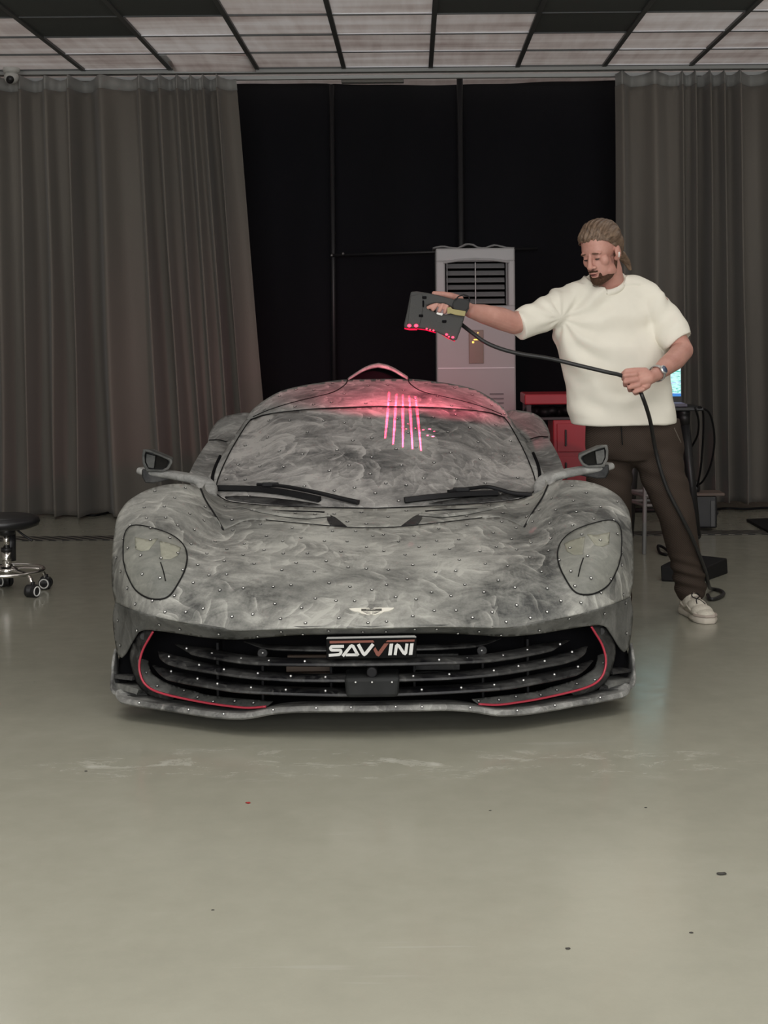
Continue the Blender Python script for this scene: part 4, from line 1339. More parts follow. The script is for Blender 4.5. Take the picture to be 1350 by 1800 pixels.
tcv = bpy.data.curves.new('t', 'FONT'); tcv.body = 'ASTON MARTIN'; tcv.size = .0052; tcv.align_x = 'CENTER'; tcv.align_y = 'CENTER'; tcv.extrude = .0003
to = bpy.data.objects.new('t', tcv); COL.objects.link(to)
me = bpy.data.meshes.new_from_object(to.evaluated_get(bpy.context.evaluated_depsgraph_get())); bpy.data.objects.remove(to, do_unlink=True)
o = link('badge_lettering', me, M['badge'], badge, False)
c0 = zb(655, 155, .0058); nn = (zb(655, 155, .02) - zb(655, 155, .0)).normalized()
me.materials.clear(); me.materials.append(M['badge'])
w_ = max(v.co.x for v in me.vertices) - min(v.co.x for v in me.vertices)
k = .0305 / w_
zax = nn; xax = Vector((1, 0, 0)); yax = zax.cross(xax).normalized()
mx_ = Matrix((xax, yax, zax)).transposed().to_4x4(); mx_.translation = c0
o.matrix_local = mx_ @ Matrix.Diagonal((k, k, 1, 1))

# ---- wipers
def off_glass(px, py, sd, off):
    if px > 652.2:
        px = 2 * 655.5 - px
        sd = 1
    return FG.P3(px, py, sd, off)


for nm, bl, arm, hump in (('wiper', [(383, 862), (420, 862.5), (460, 864), (510, 871), (562, 882)], [(455, 859), (500, 862), (560, 874), (600, 882), (630, 889)], (478, 861)),
                          ('wiper', [(703, 884.5), (760, 879), (810, 876), (864, 875)], [(778, 874), (820, 869), (850, 868), (890, 877), (925, 881)], (800, 873))):
    L = [Vector(p) for p in crom([tuple(off_glass(a, b, -1, .013)) for a, b in bl], 6)]
    w = sweep(nm, L, [(-.012, .011), (.012, .011), (.016, -.008), (.005, -.014), (-.014, -.014)], M['rubber'], car)
    L = [Vector(p) for p in crom([tuple(off_glass(a, b, -1, .022 if i < 3 else .016)) for i, (a, b) in enumerate(arm)], 6)]
    sweep('wiper_arm', L, rrect(.022, .015), M['rubber'], w, scale=[.8 + .5 * i / len(L) for i in range(len(L))])
    p = off_glass(*hump, -1, .026)
    o = box('wiper_joint', p, (.075, .022, .020), M['rubber'], w, .006)

# ---- mirrors
for sd in (-1, 1):
    arm = [C(*p) for p in ((362, 874, 1.50), (364, 858, 1.56), (354, 845, 1.60), (325, 838, 1.63), (295, 833, 1.66), (262, 829, 1.68), (250, 826, 1.70))]
    L = [Vector((abs(p[0]) * sd, p[1], p[2])) for p in crom([tuple(a) for a in arm], 5)]
    n = len(L)
    sweep('mirror_arm', L, rrect(.085, .036, .48, 5), M['roof'], car, scale=[1.15 - .35 * i / n for i in range(n)])
    # fin under the mirror
    fin = [(250, 824), (250, 838), (256, 849), (272, 849), (300, 843), (330, 842), (345, 845), (330, 836), (300, 832)]
    V = [C(a, b, 1.64) for a, b in fin]; V = [Vector((abs(p.x) * sd, p.y, p.z)) for p in V]
    o = prism('mirror_fin', V, (0, .07, 0), M['carbon'], car, .006)
    # shell: open cup with a dark inner face
    ot = [(252, 789), (262, 790), (282, 798), (303, 807), (304, 813), (298, 824), (288, 830), (258, 829), (251, 815), (250, 800)]
    it = [(257, 794), (266, 796), (284, 803), (298, 809.5), (299, 813), (294, 821), (286, 825), (262, 824), (256, 813), (255, 801)]
    f3 = lambda L, y: [Vector((abs(C(a, b, y).x) * sd, y, C(a, b, y).z)) for a, b in L]
    A, B, Cc = f3(ot, 1.62), f3(it, 1.62), f3(it, 1.68)
    ce = sum(A, Vector()) / len(A)
    Dd = [ce + (p - ce) * .8 + Vector((0, .13, 0)) for p in A]
    n = len(A)
    V = Dd + A + B + Cc
    Fc = []
    for k in range(3):
        for i in range(n): Fc.append((k * n + i, k * n + (i + 1) % n, (k + 1) * n + (i + 1) % n, (k + 1) * n + i))
    Fc.append(tuple(range(n))); Fc.append(tuple(range(3 * n, 4 * n)))
    sh = build('mirror_housing', V, Fc, M['lip'], car, False); bevel(sh, .004, 2)
    prism('mirror_inner_face', [p + Vector((0, -.004, 0)) for p in Cc], (0, .002, 0), M['carbon'], sh)
    V = f3([(275, 800), (292, 807), (296, 812), (290, 824), (272, 824)], 1.655)
    prism('mirror_glass', V, (0, .006, 0), mat('mirror_dark', (0.02, 0.02, 0.02), .08, .6) if sd < 0 else bpy.data.materials['mirror_dark'], sh)
    V = f3([(258, 797), (274, 801), (271, 823), (262, 822), (257, 811)], 1.635)
    prism('inner_wedge', V, (0, .02, 0), M['lip'], sh, .002)

# ---- roof scoop
sc_pts = [(612, 668, 2.86), (625, 660, 2.87), (637, 653, 2.88), (650, 648, 2.88), (None, 645.5, 2.88)]
L = full(sc_pts)
n = len(L)
V, Fc = [], []
for k, (dy, dz) in enumerate(((0, 0), (-.004, .006), (.02, .014), (.35, .01), (.9, -.09))):
    for p in L:
        q = p.copy(); t = 1 - abs(p.x) / abs(L[0].x)
        V.append(Vector((q.x * (1 + .0 * dy), q.y + dy, q.z + dz * (.3 + .7 * t))))
for k in range(4):
    for i in range(n - 1): Fc.append((k * n + i, k * n + i + 1, (k + 1) * n + i + 1, (k + 1) * n + i))
o = build('roof_scoop', V, Fc, M['roof'], car); s = o.modifiers.new('t', 'SOLIDIFY'); s.thickness = .010; s.offset = 0
bk_ = [Vector((p.x * .98, p.y + .16, p.z)) for p in L]
V = bk_ + [Vector((p.x, p.y, 1.10)) for p in bk_]
build('scoop_recess', V, [(i, i + 1, n + i + 1, n + i) for i in range(n - 1)], M['pit'], car, False)

# ---- sides, deck, tail and wheels (mostly hidden behind the nose)
S0 = [C(207, 1147, .50), C(199, 1085, .555), C(197, 1000, .63), C(206, 912, .83), C(258, 862, 1.06), C(318, 851, 1.12)]
S0 = [(abs(p.x) - .014, p.y + .02, p.z - .004) for p in S0]
st = [S0,
      [(x, 1.45, z) for x, z in ((.93, .15), (.965, .36), (.985, .52), (.94, .64), (.85, .68), (.74, .69))],
      [(x, 2.2, z) for x, z in ((.86, .12), (.87, .30), (.89, .48), (.89, .58), (.85, .64), (.80, .66))],
      [(x, 3.0, z) for x, z in ((.91, .12), (.94, .30), (.965, .52), (.95, .70), (.88, .78), (.80, .80))],
      [(x, 3.6, z) for x, z in ((.94, .14), (.97, .35), (.985, .58), (.95, .78), (.86, .87), (.70, .90))],
      [(x, 4.1, z) for x, z in ((.94, .2), (.97, .38), (.98, .58), (.94, .76), (.84, .85), (.66, .88))],
      [(x, 4.58, z) for x, z in ((.88, .32), (.91, .42), (.91, .58), (.88, .70), (.78, .78), (.60, .80))]]
for sd in (-1, 1):
    rows = []
    NS = 10
    cols_ = [crom([st[i][j] for i in range(len(st))], NS) for j in range(6)]
    grid = [crom([cols_[j][i] for j in range(6)], 5) for i in range(len(cols_[0]))]
    V = [Vector((p[0] * sd, p[1], p[2])) for r in grid for p in r]
    m_ = len(grid[0]); Fc = []
    for i in range(len(grid) - 1):
        for j in range(m_ - 1):
            f = (i * m_ + j, i * m_ + j + 1, (i + 1) * m_ + j + 1, (i + 1) * m_ + j)
            c = sum((V[q] for q in f), Vector()) / 4
            if math.hypot(c.y - 1.12, c.z - .32) < .37 or math.hypot(c.y - 3.85, c.z - .34) < .39: continue
            Fc.append(f)
    o = build('body_side', V, Fc, M['roof'], car)
    s = o.modifiers.new('t', 'SOLIDIFY'); s.thickness = .008; s.offset = 0
# engine deck
top = [cols_[5][i] for i in range(3 * NS, 6 * NS + 1, 2)]
V, Fc = [], []
for (x, y, z) in top:
    t = (y - 3.0) / 1.58
    zc = 1.10 - .26 * t
    for k in range(13):
        u = k / 12 * 2 - 1
        V.append((x * u, y, z + (zc - z) * (1 - abs(u) ** 2.2)))
for i in range(len(top) - 1):
    for k in range(12): Fc.append((i * 13 + k, i * 13 + k + 1, (i + 1) * 13 + k + 1, (i + 1) * 13 + k))
o = build('engine_deck', V, Fc, M['roof'], car); o.modifiers.new('t', 'SOLIDIFY').thickness = .006
tail = [(x * sd, 4.585, z) for sd in (-1, 1) for (x, y, z) in (st[-1] if sd < 0 else st[-1][::-1])]
prism('tail_panel', tail, (0, .02, 0), M['carbon'], car)
# dark tub inside the body
tub = [(-.82, .56, .13), (.82, .56, .13), (.80, 4.5, .13), (-.80, 4.5, .13)]
V = [Vector(p) for p in tub] + [Vector((-.70, .75, .40)), Vector((.70, .75, .40)), Vector((.62, 4.5, .70)), Vector((-.62, 4.5, .70))]
bm = bmesh.new()
bx(bm, (0, 1.0, .27), (1.3, .7, .26)); bx(bm, (0, 2.5, .36), (1.55, 2.2, .46)); bx(bm, (0, 3.95, .40), (1.3, 1.1, .5))
bmo('chassis_tub', bm, M['pit'], car, smooth=False)
tyre = mat('tyre_rubber', (0.014, 0.014, 0.014), .8)
for sd in (-1, 1):
    for wy, rr, ww in ((1.12, .33, .25), (3.85, .35, .32)):
        xo = sd * (.90 if wy < 2 else .93)
        pr_ = [(rr - .10, -ww / 2 + .01), (rr - .02, -ww / 2), (rr, -ww / 2 + .03), (rr, ww / 2 - .03), (rr - .02, ww / 2), (rr - .10, ww / 2 - .01)]
        w = sharp(bmo('wheel', lathe_bm(pr_, (xo - sd * ww / 2, wy, rr), 'X', 48), tyre, car), 50)
        bm = bmesh.new()
        for k in range(10):
            a = 2 * PI * k / 10
            bx(bm, (xo + sd * .005, wy + .12 * math.cos(a), rr + .12 * math.sin(a)), (.02, .21, .028), Matrix.Rotation(a, 4, 'X'))
        cyl(bm, (xo - sd * .03, wy, rr), (xo + sd * .015, wy, rr), .05, .045)
        bmo('rim', bm, M['carbon'], w, smooth=False)

# ---- scan target dots
ringm = mat('target_ring', (0.01, 0.01, 0.01), .6)
dotm = mat('target_white', (0.75, 0.75, 0.72), .35, emit=None)


def dot_bm(bm, M4, r=.0062):
    n = 12
    lay = []
    for rr_, z in ((r, 0), (r, .0006), (r * .55, .0006), (r * .55, .0010)):
        lay.append([bm.verts.new(M4 @ Vector((rr_ * math.cos(2 * PI * k / n), rr_ * math.sin(2 * PI * k / n), z))) for k in range(n)])
    for q_ in range(3):
        for k in range(n):
            f = bm.faces.new((lay[q_][k], lay[q_][(k + 1) % n], lay[q_ + 1][(k + 1) % n], lay[q_ + 1][k]))
            f.material_index = 0
    f = bm.faces.new(lay[3]); f.material_index = 1


dots = []
rd = random.Random(21)
for nm, sp, inset in (('front_clamshell', 33, 7), ('bumper_edge', 40, 3), ('cowl', 34, 5), ('windscreen', 36, 9), ('roof', 34, 5), ('intake_floor', 30, 3)):
    fld, poly = PANELS[nm]
    A = np.array(poly)
    x0, x1, y0, y1 = A[:, 0].min(), A[:, 0].max(), A[:, 1].min(), A[:, 1].max()
    pts = []
    for sd in (-1, 1):
        got = []
        for _ in range(2600):
            h, v = rd.uniform(x0, x1), rd.uniform(y0, y1)
            vs2 = .62 if nm in ('front_clamshell', 'cowl', 'roof') and v < 420 else .85
            if not inpoly(h, v, poly): continue
            if min(math.hypot(a - h, b - v) for a, b in poly if a > .5) < inset: continue
            if any(math.hypot(a - h, (b - v) / vs2) < sp * .92 for a, b in got): continue
            if sd > 0 and h < 16: continue
            if nm == 'front_clamshell' and h < 42 and 485 < v < 515: continue
            got.append((h, v))
        for h, v in got:
            p = fld.pt(h, v, sd, .0026)
            nn = fld.nrm(h, v, sd)
            on_lamp = False
            if nm == 'front_clamshell' and inpoly(h, v, [FB.pix(*q_) for q_ in hl]): p = fld.pt(h, v, sd, .0062)
            dots.append((p, nn, .0078 if nm in ('windscreen', 'roof', 'cowl') else .0062))
# dots along the slats and splitter
for pts in ([(330, 1139, .26), (375, 1148, .19), (430, 1157, .13), (480, 1161, .09), (540, 1162, .06)],
            [(300, 1153, .27), (345, 1168, .19), (395, 1176, .14), (447, 1183, .10), (510, 1188, .07), (575, 1190, .055)],
            [(295, 1179, .27), (340, 1192, .18), (390, 1201, .13), (439, 1208, .09), (500, 1212, .07), (570, 1214, .055)],
            [(250, 1234, .275), (330, 1246, .19), (400, 1254, .115), (480, 1247, .07), (560, 1244, .05), (620, 1243, .042)]):
    for sd in (-1, 1):
        for a, b, y in pts:
            p = C(a + rd.uniform(-8, 8), b, y); p.x = abs(p.x) * sd
            dots.append((p, Vector((0, -.97, .25)).normalized(), .0050))
for px in (625, 654, 689):
    p = C(px, 1199, .006); dots.append((Vector((p.x, p.y, p.z)), Vector((0, -1, 0)), .005))
for sd in (-1, 1):
    p = C(462, 1147, .188); dots.append((Vector((abs(p.x) * sd, p.y, p.z)), Vector((0, -1, 0)), .005))
dots.sort(key=lambda t: t[0].y)
proto = None
rest = bmesh.new()
for i, (p, nn, rr0) in enumerate(dots):
    Mx = Matrix.Translation(p) @ nn.to_track_quat('Z', 'Y').to_matrix().to_4x4()
    if i < 100:
        if proto is None:
            bm = bmesh.new(); dot_bm(bm, Matrix.Identity(4)); proto = bpy.data.meshes.new('target_dot'); bm.to_mesh(proto); bm.free()
            proto.materials.append(ringm); proto.materials.append(dotm)
        o = bpy.data.objects.new('target_dot', proto); COL.objects.link(o); o.parent = car; o.matrix_local = Mx @ Matrix.Diagonal((rr0 / .0062, rr0 / .0062, 1, 1))
    else:
        dot_bm(rest, Mx, rr0)
o = bmo('target_dots', rest, [ringm, dotm], car, smooth=False, recalc=False); o['kind'] = 'stuff'

# ================================================================ the man
skin = None


def skin_mat():
    m = bpy.data.materials.new('skin'); m.use_nodes = True
    q = NT(m); b = q.n['Principled BSDF']
    tc = q.node('ShaderNodeTexCoord').outputs['Object']
    n = q.noise(tc, 14, 4, .55)
    q.put(b.inputs['Base Color'], q.ramp(n, [(.3, (0.46, 0.225, 0.18)), (.7, (0.58, 0.315, 0.255))]))
    b.inputs['Roughness'].default_value = .5
    b.inputs['Subsurface Weight'].default_value = .08
    b.inputs['Subsurface Radius'].default_value = (.01, .004, .002)
    b.inputs['Specular IOR Level'].default_value = .35
    q.put(b.inputs['Normal'], q.bump(q.noise(tc, 300, 3), .12, .001))
    return m


skin = skin_mat()
MB_ = Vector((W(1110, 600, 7.45).x, 7.45, 0))
man = wthing('person', MB_, 'bearded man with tied-back hair, cream t-shirt and dark trousers, aiming a scanner over the car', 'person')

# ---- head frame
HS = 1.08
HC = W(1057, 446, 7.27)
yaw, tilt = R(40), R(17)
fwd = Vector((-math.sin(yaw) * math.cos(tilt), -math.cos(yaw) * math.cos(tilt), -math.sin(tilt)))
rgt = fwd.cross(Vector((0, 0, 1))).normalized()
upv = rgt.cross(fwd).normalized()
roll_ = Matrix.Rotation(R(4), 3, fwd)
rgt, upv = roll_ @ rgt, roll_ @ upv
HM = Matrix((rgt, fwd, upv)).transposed()


def hd(x, y, z):
    return HC + HM @ Vector((x, y, z)) * HS


def he(bm, c, r, rot=None, n=3):
    rr = HM if rot is None else HM @ rot
    ell(bm, hd(*c), [k * HS for k in r], rr, n)


bm = bmesh.new()
he(bm, (0, -.012, .048), (.077, .100, .084), n=4)
he(bm, (0, .030, .030), (.066, .062, .060))
he(bm, (0, .030, -.045), (.056, .060, .075), n=4)
he(bm, (0, .066, -.104), (.028, .024, .022))
for s_ in (-1, 1):
    he(bm, (s_ * .043, .018, -.070), (.022, .036, .030))
    he(bm, (s_ * .042, .052, -.020), (.022, .022, .026))
    he(bm, (s_ * .026, .076, .021), (.027, .013, .011))
    he(bm, (s_ * .014, .096, -.037), (.0095, .010, .008))
    he(bm, (s_ * .078, -.008, -.006), (.009, .020, .032), Matrix.Rotation(R(s_ * -12), 3, 'Z'))
    he(bm, (s_ * .084, -.016, .000), (.006, .017, .026), Matrix.Rotation(R(s_ * -18), 3, 'Z'))
    he(bm, (s_ * .070, -.005, -.028), (.012, .014, .012))
    # lids, lowered
    he(bm, (s_ * .030, .074, .002), (.0155, .012, .011))
for k in range(7):
    t = k / 6
    he(bm, (0, .086 + .024 * t, .014 - .048 * t), (.0075 + .0045 * t, .011, .010))
he(bm, (0, .108, -.036), (.012, .012, .010))
he(bm, (0, .092, -.063), (.022, .010, .006))
he(bm, (0, .088, -.080), (.018, .011, .0065))
neckb = W(1074, 500, 7.36)
chain(bm, [(hd(0, -.028, -.03), .058), (hd(0, -.035, -.09), .058), (neckb, .064), (neckb + Vector((0, .03, -.06)), .075)])
# ---- torso under the shirt and legs under the trousers
chest = W(1078, 585, 7.38); belly = W(1095, 680, 7.40); pelv = W(1108, 765, 7.44)
ell(bm, chest, (.17, .09, .17)); ell(bm, belly, (.16, .10, .17)); ell(bm, pelv, (.15, .10, .10))
ell(bm, W(1078, 548, 7.38), (.19, .07, .06))
RL = [(W(1068, 775, 7.46), .085), (W(1076, 925, 7.55), .062), (W(1082, 990, 7.64), .058), (W(1084, 1050, 7.70), .042)]
LL = [(W(1143, 775, 7.44), .085), (W(1182, 905, 7.42), .064), (W(1198, 970, 7.48), .060), (W(1216, 1050, 7.56), .042)]
chain(bm, RL); chain(bm, LL)
# ---- right arm (reaching)
RS, RE, RW = W(995, 538, 7.34), W(903, 568, 7.20), W(829, 547, 7.08)
chain(bm, [(RS, .052), (RE, .052), (W(880, 560, 7.17), .054), (W(850, 552, 7.12), .045), (RW, .034)])
# ---- left arm (holding the cable)
LS, LE, LW = W(1158, 535, 7.36), W(1200, 616, 7.26), W(1152, 659, 7.00)
chain(bm, [(LS, .050), (LE, .050), (W(1186, 632, 7.17), .050), (W(1168, 646, 7.08), .042), (LW, .031)])
# ---- left hand: fist closed round the cable, back of the hand to the viewer
D_ = 6.96
chain(bm, [(LW, .030), (W(1140, 665, 6.96), .030), (W(1127, 668, D_), .030)])
chain(bm, [(W(1138, 658, D_), .022), (W(1118, 657, D_ - .005), .018)])
chain(bm, [(W(1136, 676, D_), .022), (W(1126, 684, D_), .017)])
fing = [((1117, 658), (1098, 660), (1096, 666), (1104, 668), .0115),
        ((1119, 667), (1099, 671), (1099, 677), (1108, 677), .0118),
        ((1123, 676), (1106, 681), (1107, 686), (1115, 685), .0112),
        ((1130, 684), (1115, 689), (1117, 692), (1124, 690), .0098)]
for a, b_, c_, e_, r_ in fing:
    chain(bm, [(W(*a, D_ - .022), r_ * 1.12), (W(*b_, D_ - .018), r_), (W(*c_, D_ + .015), r_ * .92), (W(*e_, D_ + .03), r_ * .85)], 12)
chain(bm, [(W(1134, 652, D_ + .0), .0165), (W(1116, 651, D_ - .01), .0135), (W(1101, 652, D_ - .008), .0115), (W(1095, 657, D_ + .002), .0095)], 12)
# ---- right hand: palm behind the scanner grip, thumb over the top, fingers through the slot
DP = 7.12
chain(bm, [(RW, .033), (W(815, 540, 7.09), .031), (W(800, 534, 7.12), .028)])
chain(bm, [(W(806, 530, DP), .024), (W(786, 528, DP + .02), .022)])
chain(bm, [(W(806, 542, DP), .022), (W(788, 541, DP + .02), .021)])
DF = 7.025       # front face of the grip
for k0, k1, k2, k3, r_ in (((774, 519), (764, 527), (763, 536), (752, 541), .0100),
                           ((781, 520), (775, 529), (769, 533), (761, 544), .0108),
                           ((788, 521), (783, 530), (779, 533), (772, 547), .0110),
                           ((794, 523), (791, 531), (787, 534), (782, 549), .0105)):
    chain(bm, [(W(*k0, DP + .02), r_ * 1.15), (W(*k1, DP - .01), r_ * 1.05), (W(*k2, DF - .022), r_), (W(*k3, DF - .026), r_ * .88)], 12)
chain(bm, [(W(808, 526, 7.10), .019), (W(793, 520, 7.07), .0155), (W(778, 517, 7.06), .013), (W(763, 516, 7.055), .0115)], 12)
body = remeshed('body', bm, .0034, 4, skin, man)

# ---- face details
def hpatch(name, els, m, vox=.002, it=2):
    b_ = bmesh.new()
    for c, r, rot in els: he(b_, c, r, rot)
    return remeshed(name, b_, vox, it, m, man)


hairc = bpy.data.materials.new('light_brown_hair'); hairc.use_nodes = True
q = NT(hairc); b = q.n['Principled BSDF']
tc = q.node('ShaderNodeTexCoord').outputs['Object']
hn = q.noise(q.map(q.map(tc, rot=tuple(HM.inverted().to_euler('XYZ'))), sc=(9, 1, 5)), 11, 5, .6, .5)
q.put(b.inputs['Base Color'], q.ramp(hn, [(.3, (0.06, 0.036, 0.022)), (.52, (0.16, 0.105, 0.068)), (.72, (0.27, 0.19, 0.13))]))
b.inputs['Roughness'].default_value = .5
q.put(b.inputs['Normal'], q.bump(hn, .8, .006))
beardm = mat('brown_beard', (0.085, 0.045, 0.028), .85, var=(120, .5), bump=(300, .8), spec=.2)
browm = mat('brown_brow', (0.12, 0.068, 0.045), .85, var=(120, .4), spec=.2)

RZ = lambda a: Matrix.Rotation(R(a), 3, 'Z')
RY = lambda a: Matrix.Rotation(R(a), 3, 'Y')
RX = lambda a: Matrix.Rotation(R(a), 3, 'X')
# hair: cap swept back from the forehead, over the tops of the ears
b_ = bmesh.new()
he(b_, (0, -.022, .064), (.087, .102, .088), n=4)
he(b_, (0, -.036, .030), (.085, .094, .080), n=4)
he(b_, (0, .014, .108), (.062, .064, .044), RX(-14))
he(b_, (.012, .050, .094), (.052, .040, .030), RX(-22))
for s_ in (-1, 1):
    he(b_, (s_ * .052, .016, .068), (.028, .052, .030), RX(-30))
    he(b_, (s_ * .068, -.012, .036), (.015, .036, .026), RX(-35))
he(b_, (0, -.100, .000), (.040, .028, .038))


def strands(p, n):
    l = HM.inverted() @ (p - HC)
    return p + n * (.0022 * math.sin(l.x * 300 + 2.5 * math.sin(l.y * 22) + l.z * 90) + .003 * noise.noise(Vector((l.x * 45, l.y * 9, l.z * 30))))


hair = remeshed('hair', b_, .0026, 4, hairc, man, strands)
# clip the cap to a natural hairline
me = hair.data
bm = bmesh.new(); bm.from_mesh(me)
inv = HM.inverted()
kill = []
for v in bm.verts:
    p = inv @ (v.co - HC) / HS
    line = float(np.interp(p.y, (-.12, -.06, -.030, -.012, .012, .040, .058, .075), (-.06, -.050, -.008, .006, .036, .058, .069, .070)))
    if p.z < max(line, -.055): kill.append(v)
bmesh.ops.delete(bm, geom=kill, context='VERTS')
bm.to_mesh(me); bm.free()
s = hair.modifiers.new('t', 'SOLIDIFY'); s.thickness = .004; s.offset = -1
s = hair.modifiers.new('sm', 'SMOOTH'); s.iterations = 3
b_ = bmesh.new()
chain(b_, [(hd(0, -.118, -.028), .026), (hd(.0, -.150, -.050), .024), (hd(-.005, -.172, -.085), .018), (hd(-.008, -.180, -.12), .010)])
pt_ = remeshed('ponytail', b_, .003, 3, hairc, man)
bm = bmesh.new(); ell(bm, hd(0, -.116, -.026), (.018, .018, .018)); bmo('hair_tie', bm, M['rubber'], pt_)
# beard hugging chin and jaw, moustache
els = [((0, .070, -.103), (.031, .026, .023), None), ((0, .082, -.094), (.016, .016, .010), None)]
for s_ in (-1, 1):
    els.append(((s_ * .025, .080, -.080), (.006, .009, .014), None))
    for i_, p_ in enumerate(crom([(.014, .070, -.102), (.030, .056, -.098), (.044, .036, -.091), (.0535, .014, -.076), (.060, -.001, -.054), (.0635, -.006, -.030), (.066, -.006, -.012)], 4)):
        k_ = .020 - .012 * min(1, i_ / 16)
        els.append(((s_ * p_[0], p_[1], p_[2]), (k_ * .85, k_ * 1.1, k_), None))
hpatch('beard', els, beardm)
hpatch('moustache', [((0, .0965, -.0555), (.016, .007, .0045), None), ((-.014, .092, -.058), (.011, .007, .0045), RY(18)), ((.014, .092, -.058), (.011, .007, .0045), RY(-18))], beardm, .0016)
lipm = mat('lips', (0.36, 0.14, 0.125), .5)
hpatch('lips', [((0, .0945, -.0655), (.018, .0085, .0032), None), ((0, .0925, -.0745), (.016, .010, .0045), None)], lipm, .0012)
bm = bmesh.new(); he(bm, (0, .1015, -.0695), (.013, .003, .0014)); bmo('mouth_gap', bm, mat('mouth_dark', (0.05, 0.015, 0.012), .7), man)
for s_ in (-1, 1):
    bm = bmesh.new(); he(bm, (s_ * .031, .0915, .0215), (.0165, .0045, .0034), RY(s_ * 9) @ RZ(-s_ * 14)); bmo('eyebrow', bm, browm, man)
    bm = bmesh.new(); he(bm, (s_ * .030, .0835, -.004), (.0115, .0035, .0026), RZ(-s_ * 12)); bmo('eyelashes', bm, mat('lash_dark', (0.035, 0.02, 0.015), .7) if s_ < 0 else bpy.data.materials['lash_dark'], man)
    bm = bmesh.new(); he(bm, (s_ * .030, .0825, -.0075), (.0085, .003, .002), RZ(-s_ * 12)); bmo('eyeball', bm, mat('eye_white', (0.12, 0.09, 0.08), .4) if s_ < 0 else bpy.data.materials['eye_white'], man)
    bm = bmesh.new(); he(bm, (s_ * .006 + s_ * .004, .106, -.0455), (.0035, .0035, .002)); bmo('nostril', bm, bpy.data.materials['mouth_dark'], man)
bm = bmesh.new(); he(bm, (-.088, -.004, -.008), (.005, .006, .007)); chain(bm, [(hd(-.090, .0, -.010), .0035), (hd(-.089, .004, -.022), .003)], 8)
bm2 = bmesh.new(); he(bm2, (.0, 0, 0), (.001, .001, .001)); bm2.free()
for v in bm.verts: pass
eb = bmo('earbud', bm, mat('earbud_white', (0.75, 0.74, 0.70), .35), man); eb['label'] = 'white earbud'

# ---- clothes
def fabric(name, c, sc=350, b_=.25, amt=.05, twill=False):
    m = bpy.data.materials.new(name); m.use_nodes = True
    q = NT(m); b = q.n['Principled BSDF']
    tc = q.node('ShaderNodeTexCoord').outputs['Object']
    n = q.noise(tc, 6, 4)
    if twill:
        w = q.node('ShaderNodeTexWave', wave_type='BANDS', bands_direction='DIAGONAL'); q.put(w.inputs['Vector'], q.map(tc, sc=(1, .2, -1.0))); w.inputs['Scale'].default_value = 60; w.inputs['Distortion'].default_value = .6
        n = q.math('ADD', q.math('MULTIPLY', n, .45), q.math('MULTIPLY', w.outputs['Fac'], .55))
    q.put(b.inputs['Base Color'], q.ramp(n, [(.25, tuple(x * (1 - amt) for x in c)), (.75, tuple(min(1, x * (1 + amt)) for x in c))]))
    b.inputs['Roughness'].default_value = .85
    b.inputs['Specular IOR Level'].default_value = .15
    q.put(b.inputs['Normal'], q.bump(q.noise(tc, sc, 2), b_, .002))
    return m


shirtm = fabric('cream_cotton', (0.82, 0.79, 0.69), 500, .12)
pantm = fabric('dark_brown_twill', (0.050, 0.037, 0.029), 400, .3, .28, True)


def rings(bm, rows, n=48, power=2.4):
    """closed loft of super-ellipse rings: (centre, half width, half depth, tilt vector x, y)"""
    R_ = []
    for c, a, b, xa_, ya_ in rows:
        ring = []
        for k in range(n):
            t = 2 * PI * k / n
            ct, st_ = math.cos(t), math.sin(t)
            e = 2 / power
            ring.append(bm.verts.new(c + xa_ * a * math.copysign(abs(ct) ** e, ct) + ya_ * b * math.copysign(abs(st_) ** e, st_)))
        R_.append(ring)
    for i in range(len(R_) - 1):
        for k in range(n):
            bm.faces.new((R_[i][k], R_[i][(k + 1) % n], R_[i + 1][(k + 1) % n], R_[i + 1][k]))
    bm.faces.new(R_[0]); bm.faces.new(R_[-1])
    bmesh.ops.recalc_face_normals(bm, faces=bm.faces)


xv, yv = Vector((1, 0, 0)), Vector((0, 1, 0))
tx_ = Vector((.96, .28, 0)); ty_ = Vector((-.28, .96, 0))


def row(pl_, pr_, py, d, dep, tw=0.0, tiltz=0.0):
    a, b = W(pl_, py, d), W(pr_, py, d)
    xx = Vector((math.cos(tw), math.sin(tw), tiltz)).normalized()
    return ((a + b) / 2, (b.x - a.x) / 2, dep, xx, Vector((-math.sin(tw), math.cos(tw), 0)))


bm = bmesh.new()
rings(bm, [row(1004, 1190, 745, 7.40, .165, .1), row(1000, 1189, 725, 7.40, .165, .1), row(992, 1184, 690, 7.40, .16, .1), row(984, 1179, 650, 7.39, .155, .12),
           row(976, 1174, 610, 7.385, .15, .15), row(968, 1168, 575, 7.38, .142, .15), row(968, 1168, 545, 7.375, .125, .15), row(980, 1164, 524, 7.37, .105, .15, .0), row(996, 1152, 510, 7.37, .095, .15),
           row(1008, 1140, 501, 7.37, .085, .15), row(1024, 1116, 489, 7.37, .082, .15), row(1028, 1104, 482, 7.37, .080, .15)])
# shoulders
chain(bm, [(W(1042, 516, 7.36), .078), (W(1005, 528, 7.35), .080), (W(988, 535, 7.34), .078)], 28)
chain(bm, [(W(1110, 512, 7.37), .085), (W(1140, 526, 7.38), .082), (W(1154, 536, 7.37), .078)], 28)


def sleeve(a, ra, b, rb, flat=1.0):
    a, b = Vector(a), Vector(b)
    d = (b - a).normalized(); s1 = d.cross(Vector((0, 1, 0))).normalized(); s2 = d.cross(s1)
    rws = []
    for i in range(7):
        t = i / 6
        r_ = ra + (rb - ra) * t
        rws.append((a.lerp(b, t), r_, r_ * flat, s1, s2))
    rings(bm, rws, 36, 2.1)


